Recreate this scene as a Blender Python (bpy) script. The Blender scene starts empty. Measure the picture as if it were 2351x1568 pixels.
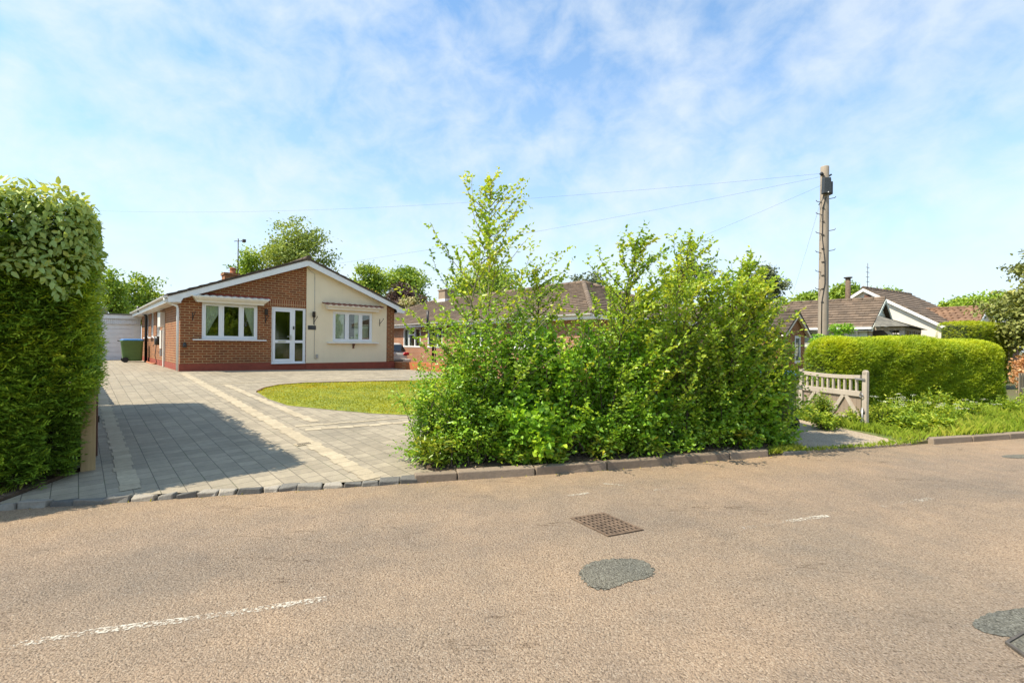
import bpy, math, random
import numpy as np
from mathutils import Vector, Matrix
R0 = math.radians
rnd = random.Random(7)
rng = np.random.default_rng(11)
scene = bpy.context.scene
COL = scene.collection

# ------------------------------------------------------------------ survey of the place (from the photograph)
F, CX, HZ, EYE, ROLL = 1080.0, 1175.0, 792.0, 1.57, 0.0105
def ray(x, y):
    x, y = x + ROLL*(y-784), y - ROLL*(x-1175)
    return (x-CX)/F, (HZ-y)/F
def at(x, y, d):                       # point seen at photo position x, y at depth d
    a, b = ray(x, y); return Vector((a*d, d, EYE+b*d))
KX = np.array([-14, -4.69, -.92, .96, 3.63, 6.97, 9.08, 24, 70]); KY = np.array([1.65, 4.32, 5.36, 5.86, 6.76, 7.77, 8.38, 12.7, 26.0])
def kerb(x): return float(np.interp(x, KX, KY))
HA = R0(42.8); ex = Vector((math.cos(HA), math.sin(HA), 0)); ey = Vector((-math.sin(HA), math.cos(HA), 0)); HC = Vector((-10.87, 15.4, 0))
def L2W(u, v, z=0): p = HC + ex*u + ey*v; return Vector((p.x, p.y, z))
def W2L(x, y): d = Vector((x, y, 0)) - HC; return d.dot(ex), d.dot(ey)
def hgt(x, y):                         # height of the land behind the kerb
    yk = kerb(x)
    if y < yk: return 0.0
    s = (y-yk)/(ey.y + .29*abs(ey.x))
    lx = max(0, min(20, W2L(x, y)[0])); f = min(s/13.8, 1)
    return .03 + .041*min(s, 13.8) - .013*lx*f
def on(x, y, dz=0):                    # point of the land seen at photo position x, y
    a, b = ray(x, y); z = .1
    for i in range(60):
        d = (z-EYE)/b; z = .5*z + .5*(hgt(a*d, d)+dz)
    return Vector((a*d, d, z))

# ------------------------------------------------------------------ materials
def new_mat(name):
    m = bpy.data.materials.new(name); m.use_nodes = True
    nt = m.node_tree; nt.nodes.clear()
    out = nt.nodes.new('ShaderNodeOutputMaterial'); b = nt.nodes.new('ShaderNodeBsdfPrincipled')
    nt.links.new(b.outputs[0], out.inputs[0]); return m, nt, b, out
def N(nt, t, **kw):
    n = nt.nodes.new(t)
    for k, v in kw.items():
        if hasattr(n, k): setattr(n, k, v)
        else: n.inputs[k.replace('_', ' ')].default_value = v
    return n
def coords(nt, obj=True, scale=(1, 1, 1), rot=(0, 0, 0)):
    tc = nt.nodes.new('ShaderNodeTexCoord'); mp = nt.nodes.new('ShaderNodeMapping')
    mp.inputs['Scale'].default_value = scale; mp.inputs['Rotation'].default_value = rot
    nt.links.new(tc.outputs['Object'], mp.inputs[0]); return mp.outputs[0]
def noise(nt, vec, scale, detail=4, rough=.6):
    n = nt.nodes.new('ShaderNodeTexNoise'); n.inputs['Scale'].default_value = scale
    n.inputs['Detail'].default_value = detail; n.inputs['Roughness'].default_value = rough
    if vec is not None: nt.links.new(vec, n.inputs['Vector'])
    return n.outputs['Fac']
def ramp(nt, fac, stops):
    r = nt.nodes.new('ShaderNodeValToRGB'); e = r.color_ramp.elements
    while len(e) < len(stops): e.new(.5)
    for i, (p, c) in enumerate(stops): e[i].position = p; e[i].color = (*c, 1) if len(c) == 3 else c
    nt.links.new(fac, r.inputs[0]); return r.outputs[0]
def mix(nt, fac, a, b, mode='MIX'):
    m = nt.nodes.new('ShaderNodeMix'); m.data_type = 'RGBA'; m.blend_type = mode
    for v, s in ((fac, 0), (a, 6), (b, 7)):
        if isinstance(v, (int, float)): m.inputs[s].default_value = v
        elif isinstance(v, (tuple, list)): m.inputs[s].default_value = (*v, 1)
        else: nt.links.new(v, m.inputs[s])
    return m.outputs[2]
def bump(nt, b, h, strength=.3, dist=.01):
    n = nt.nodes.new('ShaderNodeBump'); n.inputs['Strength'].default_value = strength; n.inputs['Distance'].default_value = dist
    nt.links.new(h, n.inputs['Height']); nt.links.new(n.outputs[0], b.inputs['Normal']); return n
def math_(nt, op, a, b=None):
    m = nt.nodes.new('ShaderNodeMath'); m.operation = op
    for i, v in enumerate((a, b)):
        if v is None: continue
        if isinstance(v, (int, float)): m.inputs[i].default_value = v
        else: nt.links.new(v, m.inputs[i])
    return m.outputs[0]
def plain(name, c, rough=.6, var=.15, scale=6, bmp=0, bscale=60, metal=0, spec=.5, c2=None):
    m, nt, b, o = new_mat(name); v = coords(nt)
    c2 = c2 or tuple(x*(1-var*2) for x in c)
    f = noise(nt, v, scale, 5)
    nt.links.new(ramp(nt, f, [(.35, c2), (.65, c)]), b.inputs['Base Color'])
    b.inputs['Roughness'].default_value = rough; b.inputs['Metallic'].default_value = metal; b.inputs['Specular IOR Level'].default_value = spec
    if bmp: bump(nt, b, noise(nt, v, bscale, 3), bmp, .01)
    return m
def brick_mat(name, ca, cb, mortar, bw=.225, bh=.075, ms=.012, swap=False, patches=True):
    m, nt, b, o = new_mat(name)
    tc = nt.nodes.new('ShaderNodeTexCoord'); sp = nt.nodes.new('ShaderNodeSeparateXYZ'); cb_ = nt.nodes.new('ShaderNodeCombineXYZ')
    nt.links.new(tc.outputs['Object'], sp.inputs[0])
    s = math_(nt, 'ADD', sp.outputs[0], sp.outputs[1])
    nt.links.new(s, cb_.inputs[1 if swap else 0]); nt.links.new(sp.outputs[2], cb_.inputs[0 if swap else 1])
    bt = nt.nodes.new('ShaderNodeTexBrick'); nt.links.new(cb_.outputs[0], bt.inputs['Vector'])
    bt.inputs['Scale'].default_value = 1; bt.inputs['Brick Width'].default_value = bw; bt.inputs['Row Height'].default_value = bh
    bt.inputs['Mortar Size'].default_value = ms; bt.inputs['Mortar Smooth'].default_value = .1; bt.inputs['Bias'].default_value = -.1
    bt.inputs['Color1'].default_value = (*ca, 1); bt.inputs['Color2'].default_value = (*cb, 1); bt.inputs['Mortar'].default_value = (*mortar, 1)
    if swap: bt.offset = 0
    f = noise(nt, tc.outputs['Object'], 1.3, 4)
    f2 = noise(nt, tc.outputs['Object'], 18, 4)
    c = mix(nt, 1.0, bt.outputs['Color'], ramp(nt, f, [(.3, (.8, .78, .76)), (.7, (1.1, 1.08, 1.05))]), 'MULTIPLY')
    c = mix(nt, .6, c, ramp(nt, f2, [(.3, (.62, .6, .6)), (.7, (1.15, 1.12, 1.1))]), 'MULTIPLY')
    nt.links.new(c, b.inputs['Base Color']); b.inputs['Roughness'].default_value = .85
    bump(nt, b, math_(nt, 'SUBTRACT', f2, math_(nt, 'MULTIPLY', bt.outputs['Fac'], 1.5)), .5, .008)
    return m
def leaf_mat(name, stops, trans=.35, rough=.5, spec=.35):
    m, nt, b, o = new_mat(name)
    a = nt.nodes.new('ShaderNodeAttribute'); a.attribute_name = 'tint'
    c = ramp(nt, a.outputs['Fac'], stops)
    nt.links.new(c, b.inputs['Base Color']); b.inputs['Roughness'].default_value = rough; b.inputs['Specular IOR Level'].default_value = spec
    t = nt.nodes.new('ShaderNodeBsdfTranslucent'); mx = nt.nodes.new('ShaderNodeMixShader'); mx.inputs[0].default_value = trans
    c2 = mix(nt, 1, c, (1.25, 1.2, .6), 'MULTIPLY'); nt.links.new(c2, t.inputs[0])
    nt.links.new(b.outputs[0], mx.inputs[1]); nt.links.new(t.outputs[0], mx.inputs[2]); nt.links.new(mx.outputs[0], o.inputs[0]); return m
def glass_mat(name, tint=(.55, .6, .55), gloss=.18, rough=.02):
    m, nt, b, o = new_mat(name); nt.nodes.remove(b)
    t = nt.nodes.new('ShaderNodeBsdfTransparent'); t.inputs[0].default_value = (*tint, 1)
    g = nt.nodes.new('ShaderNodeBsdfGlossy'); g.inputs['Roughness'].default_value = rough
    mx = nt.nodes.new('ShaderNodeMixShader')
    lw = nt.nodes.new('ShaderNodeLayerWeight'); lw.inputs[0].default_value = .25
    nt.links.new(math_(nt, 'ADD', math_(nt, 'MULTIPLY', lw.outputs['Fresnel'], .6), gloss), mx.inputs[0])
    nt.links.new(t.outputs[0], mx.inputs[1]); nt.links.new(g.outputs[0], mx.inputs[2]); nt.links.new(mx.outputs[0], o.inputs[0]); return m
def wood_mat(name, ca, cb, axis='Z', rough=.8, scale=1):
    m, nt, b, o = new_mat(name)
    sc = {'X': (2, 30, 30), 'Y': (30, 2, 30), 'Z': (30, 30, 2)}[axis]
    v = coords(nt, scale=tuple(s*scale for s in sc)); f = noise(nt, v, 1, 5, .65); f2 = noise(nt, coords(nt), 3, 4)
    c = mix(nt, .5, ramp(nt, f, [(.3, cb), (.68, ca)]), ramp(nt, f2, [(.3, tuple(x*.7 for x in ca)), (.7, ca)]))
    nt.links.new(c, b.inputs['Base Color']); b.inputs['Roughness'].default_value = rough; bump(nt, b, f, .4, .004); return m

M = {}
def asphalt(name, stops, grey=0):
    m, nt, b, o = new_mat(name); v = coords(nt)
    vo = nt.nodes.new('ShaderNodeTexVoronoi'); vo.inputs['Scale'].default_value = 120; nt.links.new(v, vo.inputs['Vector'])
    sp = nt.nodes.new('ShaderNodeSeparateColor'); nt.links.new(vo.outputs['Color'], sp.inputs[0])
    c = ramp(nt, sp.outputs[0], stops)
    big = noise(nt, v, .45, 5); med = noise(nt, v, 3.2, 5, .65); fine = noise(nt, v, 120, 3)
    c = mix(nt, 1, c, ramp(nt, big, [(.34, (.80, .83, .84)), (.66, (1.12, 1.07, .99))]), 'MULTIPLY')
    c = mix(nt, .6, c, ramp(nt, med, [(.3, (.78, .80, .82)), (.7, (1.14, 1.11, 1.05))]), 'MULTIPLY')
    pit = noise(nt, v, 66, 3, .55)
    c = mix(nt, ramp(nt, noise(nt, v, .8, 3), [(.35, (.6, .6, .6)), (.65, (1, 1, 1))]), c, mix(nt, 1, c, ramp(nt, pit, [(.34, (.32, .29, .26)), (.45, (1, 1, 1))]), 'MULTIPLY'))
    # a few thin cracks running with the road
    w = noise(nt, coords(nt, scale=(.32, 1.5, 1), rot=(0, 0, R0(-17))), .9, 6, .6)
    cr = ramp(nt, math_(nt, 'ABSOLUTE', math_(nt, 'SUBTRACT', w, .5)), [(0, (.42, .38, .34)), (.0022, (.62, .58, .55)), (.005, (1, 1, 1))])
    cr = mix(nt, ramp(nt, noise(nt, v, .7, 3), [(.5, (0, 0, 0)), (.6, (1, 1, 1))]), (1, 1, 1), cr)
    c = mix(nt, .9*(1-grey), c, cr, 'MULTIPLY')
    if grey < .5:
        sp2 = nt.nodes.new('ShaderNodeSeparateXYZ'); nt.links.new(v, sp2.inputs[0])
        d = math_(nt, 'SUBTRACT', sp2.outputs[1], math_(nt, 'MULTIPLY', sp2.outputs[0], .29))       # 5.7 at the kerb, smaller into the road
        d = math_(nt, 'ADD', d, math_(nt, 'MULTIPLY', math_(nt, 'SUBTRACT', noise(nt, v, 1.3, 5, .65), .5), 1.6))
        c = mix(nt, ramp(nt, math_(nt, 'DIVIDE', d, 8), [(.585, (0, 0, 0)), (.68, (.55, .55, .55))]), c, mix(nt, 1, c, (1.2, 1.13, .97), 'MULTIPLY'))
        tr = ramp(nt, math_(nt, 'DIVIDE', math_(nt, 'ADD', d, 2), 8), [(.36, (1.04, 1.03, 1.0)), (.45, (.86, .88, .90)), (.52, (1.04, 1.03, 1.0)), (.66, (1.04, 1.03, 1)), (.74, (.89, .9, .91)), (.80, (1.03, 1.02, 1.0))])
        c = mix(nt, .9, c, tr, 'MULTIPLY')
    nt.links.new(c, b.inputs['Base Color']); b.inputs['Roughness'].default_value = .9; b.inputs['Specular IOR Level'].default_value = .25
    h = math_(nt, 'ADD', math_(nt, 'MULTIPLY', vo.outputs['Distance'], -.7), math_(nt, 'MULTIPLY', pit, 1.8))
    h = math_(nt, 'ADD', h, math_(nt, 'MULTIPLY', fine, .4))
    bump(nt, b, h, .9, .0085); return m
M['road'] = asphalt('pink_tarmac', [(0, (.235, .173, .128)), (.4, (.298, .223, .164)), (.8, (.335, .252, .186)), (1, (.40, .322, .255))])
M['patch'] = asphalt('grey_tarmac', [(0, (.12, .112, .092)), (.5, (.165, .155, .128)), (.85, (.20, .19, .158)), (1, (.27, .26, .22))], .9)
M['gravel'] = asphalt('gravel', [(0, (.33, .25, .175)), (.5, (.52, .405, .29)), (.85, (.60, .48, .36)), (1, (.68, .58, .46))], .9)
def paint_mat():
    m, nt, b, o = new_mat('worn_white_paint'); v = coords(nt)
    b.inputs['Base Color'].default_value = (.60, .54, .44, 1); b.inputs['Roughness'].default_value = .8
    t = nt.nodes.new('ShaderNodeBsdfTransparent'); mx = nt.nodes.new('ShaderNodeMixShader')
    f = math_(nt, 'ADD', math_(nt, 'MULTIPLY', noise(nt, v, 48, 4, .7), 1.0), math_(nt, 'MULTIPLY', noise(nt, v, 2.2, 3), .4))
    a = nt.nodes.new('ShaderNodeAttribute'); a.attribute_name = 'tint'
    f = math_(nt, 'ADD', f, math_(nt, 'MULTIPLY', a.outputs['Fac'], .25))
    r = ramp(nt, f, [(.82, (0, 0, 0)), (.93, (.8, .8, .8))])
    nt.links.new(r, mx.inputs[0]); nt.links.new(t.outputs[0], mx.inputs[1]); nt.links.new(b.outputs[0], mx.inputs[2]); nt.links.new(mx.outputs[0], o.inputs[0]); return m
M['paint'] = paint_mat()
def paver_mat():
    m, nt, b, o = new_mat('grey_block_paving')
    tc = nt.nodes.new('ShaderNodeTexCoord'); mp = nt.nodes.new('ShaderNodeMapping'); mp.inputs['Rotation'].default_value = (0, 0, R0(-90)+0)
    at_ = nt.nodes.new('ShaderNodeAttribute'); at_.attribute_name = 'loc'
    nt.links.new(at_.outputs['Vector'], mp.inputs[0]); v = mp.outputs[0]
    bt = nt.nodes.new('ShaderNodeTexBrick'); nt.links.new(v, bt.inputs['Vector']); bt.offset = .4; bt.squash = 1.25; bt.squash_frequency = 3
    bt.inputs['Scale'].default_value = 1; bt.inputs['Brick Width'].default_value = .18; bt.inputs['Row Height'].default_value = .205
    bt.inputs['Mortar Size'].default_value = .0045; bt.inputs['Mortar Smooth'].default_value = .2; bt.inputs['Bias'].default_value = 0
    bt.inputs['Color1'].default_value = (.28, .236, .168, 1); bt.inputs['Color2'].default_value = (.37, .312, .222, 1); bt.inputs['Mortar'].default_value = (.15, .125, .09, 1)
    c = mix(nt, .8, bt.outputs['Color'], ramp(nt, noise(nt, v, .7, 4), [(.3, (.85, .86, .87)), (.7, (1.1, 1.08, 1.05))]), 'MULTIPLY')
    c = mix(nt, .6, c, ramp(nt, noise(nt, v, 9, 5, .7), [(.3, (.75, .75, .76)), (.7, (1.15, 1.14, 1.12))]), 'MULTIPLY')
    c = mix(nt, .5, c, ramp(nt, noise(nt, v, 90, 3), [(.3, (.75, .75, .75)), (.7, (1.15, 1.15, 1.15))]), 'MULTIPLY')
    v2 = nt.nodes.new('ShaderNodeMapping'); v2.inputs['Scale'].default_value = (.25, 1.6, 1); nt.links.new(v, v2.inputs[0])
    c = mix(nt, .75, c, ramp(nt, noise(nt, v2.outputs[0], .9, 6, .65), [(.3, (.80, .79, .76)), (.55, (1, 1, 1)), (.75, (1.07, 1.06, 1.03))]), 'MULTIPLY')
    moss = ramp(nt, math_(nt, 'MULTIPLY', bt.outputs['Fac'], noise(nt, v, 2.6, 4)), [(.5, (0, 0, 0)), (.62, (.8, .8, .8))])
    c = mix(nt, moss, c, (.11, .115, .05))
    nt.links.new(c, b.inputs['Base Color']); b.inputs['Roughness'].default_value = .82
    bump(nt, b, math_(nt, 'SUBTRACT', noise(nt, v, 70, 3), math_(nt, 'MULTIPLY', bt.outputs['Fac'], 2)), .5, .006); return m
M['paver'] = paver_mat()
def tint_mat(name, stops, rough=.85, nscale=14, bmp=.4):
    m, nt, b, o = new_mat(name); v = coords(nt); a = nt.nodes.new('ShaderNodeAttribute'); a.attribute_name = 'tint'
    c = mix(nt, .6, ramp(nt, a.outputs['Fac'], stops), ramp(nt, noise(nt, v, nscale, 5, .7), [(.3, (.7, .7, .7)), (.7, (1.2, 1.18, 1.15))]), 'MULTIPLY')
    nt.links.new(c, b.inputs['Base Color']); b.inputs['Roughness'].default_value = rough; bump(nt, b, noise(nt, v, 60, 4), bmp, .008); return m
M['tan_paver'] = tint_mat('tan_paving_blocks', [(0, (.38, .312, .21)), (.5, (.425, .35, .235)), (1, (.46, .385, .262))])
M['sett'] = tint_mat('granite_sett', [(0, (.10, .095, .085)), (.5, (.21, .195, .165)), (1, (.37, .325, .26))], .85, 26, 1)
M['kerb'] = tint_mat('weathered_kerb', [(0, (.20, .15, .105)), (1, (.28, .215, .155))], .9, 9, .9)
M['soil'] = plain('soil', (.16, .105, .065), .95, .25, 12, .8, 40)
M['ground'] = plain('earth_and_grass', (.11, .13, .035), .95, .2, 2, .6, 30, c2=(.12, .09, .05))
M['lawn'] = plain('lawn_base', (.27, .29, .02), .9, .2, 3, .7, 60, c2=(.13, .17, .02))
M['verge'] = plain('verge_base', (.12, .17, .03), .9, .2, 3, .7, 50, c2=(.13, .11, .05))
M['brick'] = brick_mat('red_brown_brick', (.30, .092, .028), (.18, .053, .018), (.43, .275, .13), .25, .086, .0125)
M['brick2'] = brick_mat('orange_brick', (.42, .165, .075), (.34, .12, .055), (.46, .36, .27))
M['brick3'] = brick_mat('low_wall_brick', (.50, .155, .045), (.42, .12, .035), (.48, .24, .11), ms=.009)
M['soldier'] = brick_mat('soldier_brick', (.29, .09, .032), (.19, .058, .022), (.48, .31, .16), bw=.23, bh=.08, swap=True)
def stained_render():
    m, nt, b, o = new_mat('cream_render'); v = coords(nt)
    st = noise(nt, coords(nt, scale=(5, 5, .5)), 1, 5, .65); bl = noise(nt, v, 1.1, 4)
    c = mix(nt, 1, (.84, .71, .49), ramp(nt, st, [(.25, (.965, .96, .95)), (.6, (1.0, 1.0, 1.0)), (.8, (1.01, 1.01, 1.01))]), 'MULTIPLY')
    c = mix(nt, .7, c, ramp(nt, bl, [(.3, (.93, .93, .92)), (.7, (1.04, 1.04, 1.04))]), 'MULTIPLY')
    nt.links.new(c, b.inputs['Base Color']); b.inputs['Roughness'].default_value = .92; bump(nt, b, noise(nt, v, 120, 3), .3, .01); return m
M['render'] = stained_render()
M['white_render'] = plain('pale_render', (.74, .66, .55), .9, .03, 2, .2, 90)
M['plinth'] = plain('red_masonry_paint', (.31, .062, .030), .7, .12, 5, .2, 40)
M['upvc'] = plain('white_upvc', (.80, .80, .79), .3, .02, 3)
M['canopy'] = plain('cream_canopy', (.80, .74, .62), .5, .04, 4)
M['white_paint'] = plain('white_gloss_paint', (.83, .82, .79), .45, .05, 4)
M['gutter'] = plain('old_white_gutter', (.80, .77, .70), .5, .08, 4)
M['black'] = plain('black_plastic', (.022, .02, .018), .4, .1, 8)
M['slate_sign'] = plain('slate_plaque', (.035, .038, .038), .5, .1, 12)
M['grey_mark'] = plain('engraved_grey', (.09, .10, .095), .6, .05, 12)
M['chrome'] = plain('brushed_metal', (.6, .6, .6), .3, .05, 10, metal=1)
M['steel'] = plain('galvanised_steel', (.42, .42, .42), .45, .1, 10, metal=.8)
M['room'] = plain('room_walls', (.12, .115, .09), .9, .1, 2)
M['hall'] = plain('hall_olive_reflection', (.20, .225, .085), .9, .1, 2)  # olive wall colour imitates greenery reflected in the front door panes
M['curtain'] = plain('net_curtain', (.80, .82, .74), .9, .06, 8)
M['box_white'] = plain('meter_box_plastic', (.72, .67, .58), .5, .05, 5)
M['pot'] = plain('terracotta', (.42, .15, .06), .8, .12, 10)
M['tile_red'] = plain('red_canopy_tile', (.24, .07, .035), .8, .15, 8)
def tile_mat(name, a, c2, light):
    m, nt, b, o = new_mat(name); v = coords(nt)
    at_ = nt.nodes.new('ShaderNodeAttribute'); at_.attribute_name = 'tint'
    c = mix(nt, .75, ramp(nt, at_.outputs['Fac'], [(0, c2), (1, a)]), ramp(nt, noise(nt, v, 3, 5, .7), [(.3, (.6, .58, .56)), (.7, (1.25, 1.2, 1.1))]), 'MULTIPLY')
    c = mix(nt, ramp(nt, noise(nt, v, 14, 4, .7), [(.6, (0, 0, 0)), (.72, (.7, .7, .7))]), c, light)
    nt.links.new(c, b.inputs['Base Color']); b.inputs['Roughness'].default_value = .9; bump(nt, b, noise(nt, v, 30, 4), .4, .01); return m
M['tile_dark'] = tile_mat('dark_brown_tile', (.10, .073, .05), (.065, .048, .035), (.16, .14, .09))
M['tile_brown'] = tile_mat('brown_tile', (.21, .152, .108), (.13, .095, .067), (.33, .265, .19))
M['tile_terra'] = tile_mat('terracotta_tile', (.25, .145, .085), (.16, .09, .055), (.36, .26, .17))
M['slate'] = tile_mat('grey_slate', (.20, .19, .16), (.13, .125, .11), (.28, .27, .22))
M['glass'] = glass_mat('window_glass', (.88, .92, .85), .09)
M['door_glass'] = glass_mat('door_glass', (.62, .70, .42), .08, .06)  # olive tint puts the reflected greenery into the glass colour
M['car_glass'] = glass_mat('car_glass', (.12, .13, .13), .12)
M['garage'] = plain('white_garage_door', (.80, .80, .80), .45, .04, 4)
M['bin_green'] = plain('green_bin_plastic', (.085, .17, .045), .5, .06, 8)
M['bin_blue'] = plain('blue_bin_lid', (.05, .20, .48), .45, .06, 8)
M['rubber'] = plain('black_rubber', (.02, .02, .02), .8, .1, 12)
M['car_paint'] = plain('silver_car_paint', (.60, .56, .50), .3, .03, 4, metal=.1)
M['tail_red'] = plain('red_lens', (.42, .012, .015), .2, .05, 9)
M['rust'] = plain('rusty_iron', (.19, .125, .08), .85, .25, 14, .5, 60)
M['dark_hole'] = plain('dark_drain', (.008, .006, .004), .9, .1, 8)
M['iron'] = plain('dark_iron', (.10, .085, .07), .7, .2, 14, .4, 60)
M['post'] = wood_mat('tan_post_wood', (.52, .37, .19), (.36, .24, .115))
M['red_wood'] = wood_mat('red_brown_wood', (.20, .095, .06), (.13, .06, .04))
M['grey_wood'] = wood_mat('weathered_oak', (.50, .425, .335), (.33, .27, .21))
M['grey_wood_x'] = wood_mat('weathered_oak_rail', (.44, .36, .27), (.28, .215, .16), 'Y')
M['brown_board'] = wood_mat('gate_boards', (.33, .25, .18), (.23, .165, .115))
M['pole'] = wood_mat('pole_wood', (.38, .31, .235), (.26, .205, .15), 'Z', .85, .6)
M['veranda_shade'] = wood_mat('painted_veranda_shade', (.06, .042, .028), (.035, .025, .018))  # near-black tone standing for the shaded inside of the veranda
M['fence'] = wood_mat('fence_wood', (.36, .27, .18), (.24, .175, .115))
M['weatherboard'] = plain('pale_weatherboard', (.66, .68, .58), .7, .05, 3)
M['bark'] = plain('bark', (.13, .10, .07), .95, .25, 14, .7, 40)
M['bark_pale'] = plain('pale_bark', (.34, .29, .20), .9, .25, 14, .5, 40)
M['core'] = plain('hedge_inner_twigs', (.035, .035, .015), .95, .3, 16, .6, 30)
M['core2'] = plain('clipped_hedge_inner', (.06, .085, .012), .95, .3, 16, .6, 30)
M['litter'] = tint_mat('dead_leaves', [(0, (.15, .09, .05)), (.6, (.30, .19, .10)), (1, (.5, .38, .24))], .9)
M['yew'] = leaf_mat('yew_needles', [(0, (0.061, 0.120, 0.017)), (.55, (0.238, 0.381, 0.031)), (1, (0.558, 0.655, 0.050))], .2)
M['climber'] = leaf_mat('broad_pale_leaves', [(0, (0.253, 0.358, 0.086)), (.5, (0.416, 0.528, 0.158)), (.85, (0.564, 0.590, 0.109)), (1, (0.624, 0.559, 0.061))], .3, .4)
M['hornbeam'] = leaf_mat('hornbeam_leaves', [(0, (0.164, 0.267, 0.025)), (.6, (0.337, 0.482, 0.043)), (1, (0.579, 0.604, 0.054))], .4, .35, .5)
M['hazel'] = leaf_mat('hazel_leaves', [(0, (0.141, 0.283, 0.025)), (.6, (0.282, 0.507, 0.040)), (1, (0.512, 0.688, 0.053))], .4, .4, .5)
M['hawthorn'] = leaf_mat('hawthorn_leaves', [(0, (0.119, 0.239, 0.022)), (.6, (0.262, 0.458, 0.036)), (1, (0.499, 0.642, 0.064))], .35, .35, .5)
M['laurel'] = leaf_mat('laurel_leaves', [(0, (0.108, 0.206, 0.022)), (.6, (0.281, 0.367, 0.033)), (1, (0.486, 0.454, 0.043))], .3, .3, .5)
M['privet'] = leaf_mat('clipped_leaves', [(0, (0.161, 0.255, 0.013)), (.5, (0.337, 0.446, 0.021)), (1, (0.577, 0.600, 0.026))], .35)
M['lonicera'] = leaf_mat('bright_clipped_leaves', [(0, (0.192, 0.288, 0.014)), (.5, (0.372, 0.456, 0.019)), (1, (0.540, 0.552, 0.024))], .35)
M['grass'] = leaf_mat('grass_blades', [(0, (0.165, 0.232, 0.021)), (.5, (0.289, 0.390, 0.032)), (1, (0.495, 0.464, 0.075))], .35)
M['lawn_grass'] = leaf_mat('lawn_blades', [(0, (0.245, 0.277, 0.010)), (.5, (0.416, 0.394, 0.013)), (1, (0.604, 0.447, 0.024))], .3)
M['weed'] = leaf_mat('weed_leaves', [(0, (0.113, 0.210, 0.019)), (.5, (0.290, 0.406, 0.032)), (1, (0.515, 0.546, 0.050))], .35)
M['flower'] = leaf_mat('white_flowers', [(0, (.62, .62, .5)), (1, (.82, .8, .7))], .3)
M['tree_far'] = leaf_mat('far_tree_leaves', [(0, (0.133, 0.230, 0.032)), (.5, (0.288, 0.403, 0.049)), (1, (0.527, 0.576, 0.077))], .3)
M['tree_lime'] = leaf_mat('lime_tree_leaves', [(0, (0.154, 0.262, 0.028)), (.5, (0.323, 0.447, 0.046)), (1, (0.524, 0.585, 0.077))], .3)
M['tree_olive'] = leaf_mat('birch_leaves', [(0, (0.188, 0.254, 0.056)), (.5, (0.328, 0.404, 0.085)), (1, (0.506, 0.544, 0.131))], .3)
M['tree_purple'] = leaf_mat('purple_leaves', [(0, (0.065, 0.039, 0.036)), (.5, (0.124, 0.072, 0.062)), (1, (0.195, 0.130, 0.104))], .2)
M['tree_cream'] = leaf_mat('cream_blossom', [(0, (.20, .22, .06)), (.5, (.5, .42, .2)), (1, (.7, .62, .40))], .2)
M['tree_gold'] = leaf_mat('golden_leaves', [(0, (.35, .26, .03)), (1, (.6, .42, .05))], .3)
M['tree_grey'] = leaf_mat('grey_green_needles', [(0, (0.090, 0.120, 0.060)), (.5, (0.165, 0.195, 0.098)), (1, (0.255, 0.285, 0.150))], .2)
M['tree_conifer'] = leaf_mat('golden_green_conifer', [(0, (0.122, 0.149, 0.035)), (.5, (0.271, 0.289, 0.070)), (1, (0.473, 0.438, 0.105))], .2)
M['tree_orange'] = leaf_mat('orange_leaves', [(0, (.36, .17, .07)), (.5, (.60, .30, .13)), (1, (.66, .44, .22))], .3)

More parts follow.
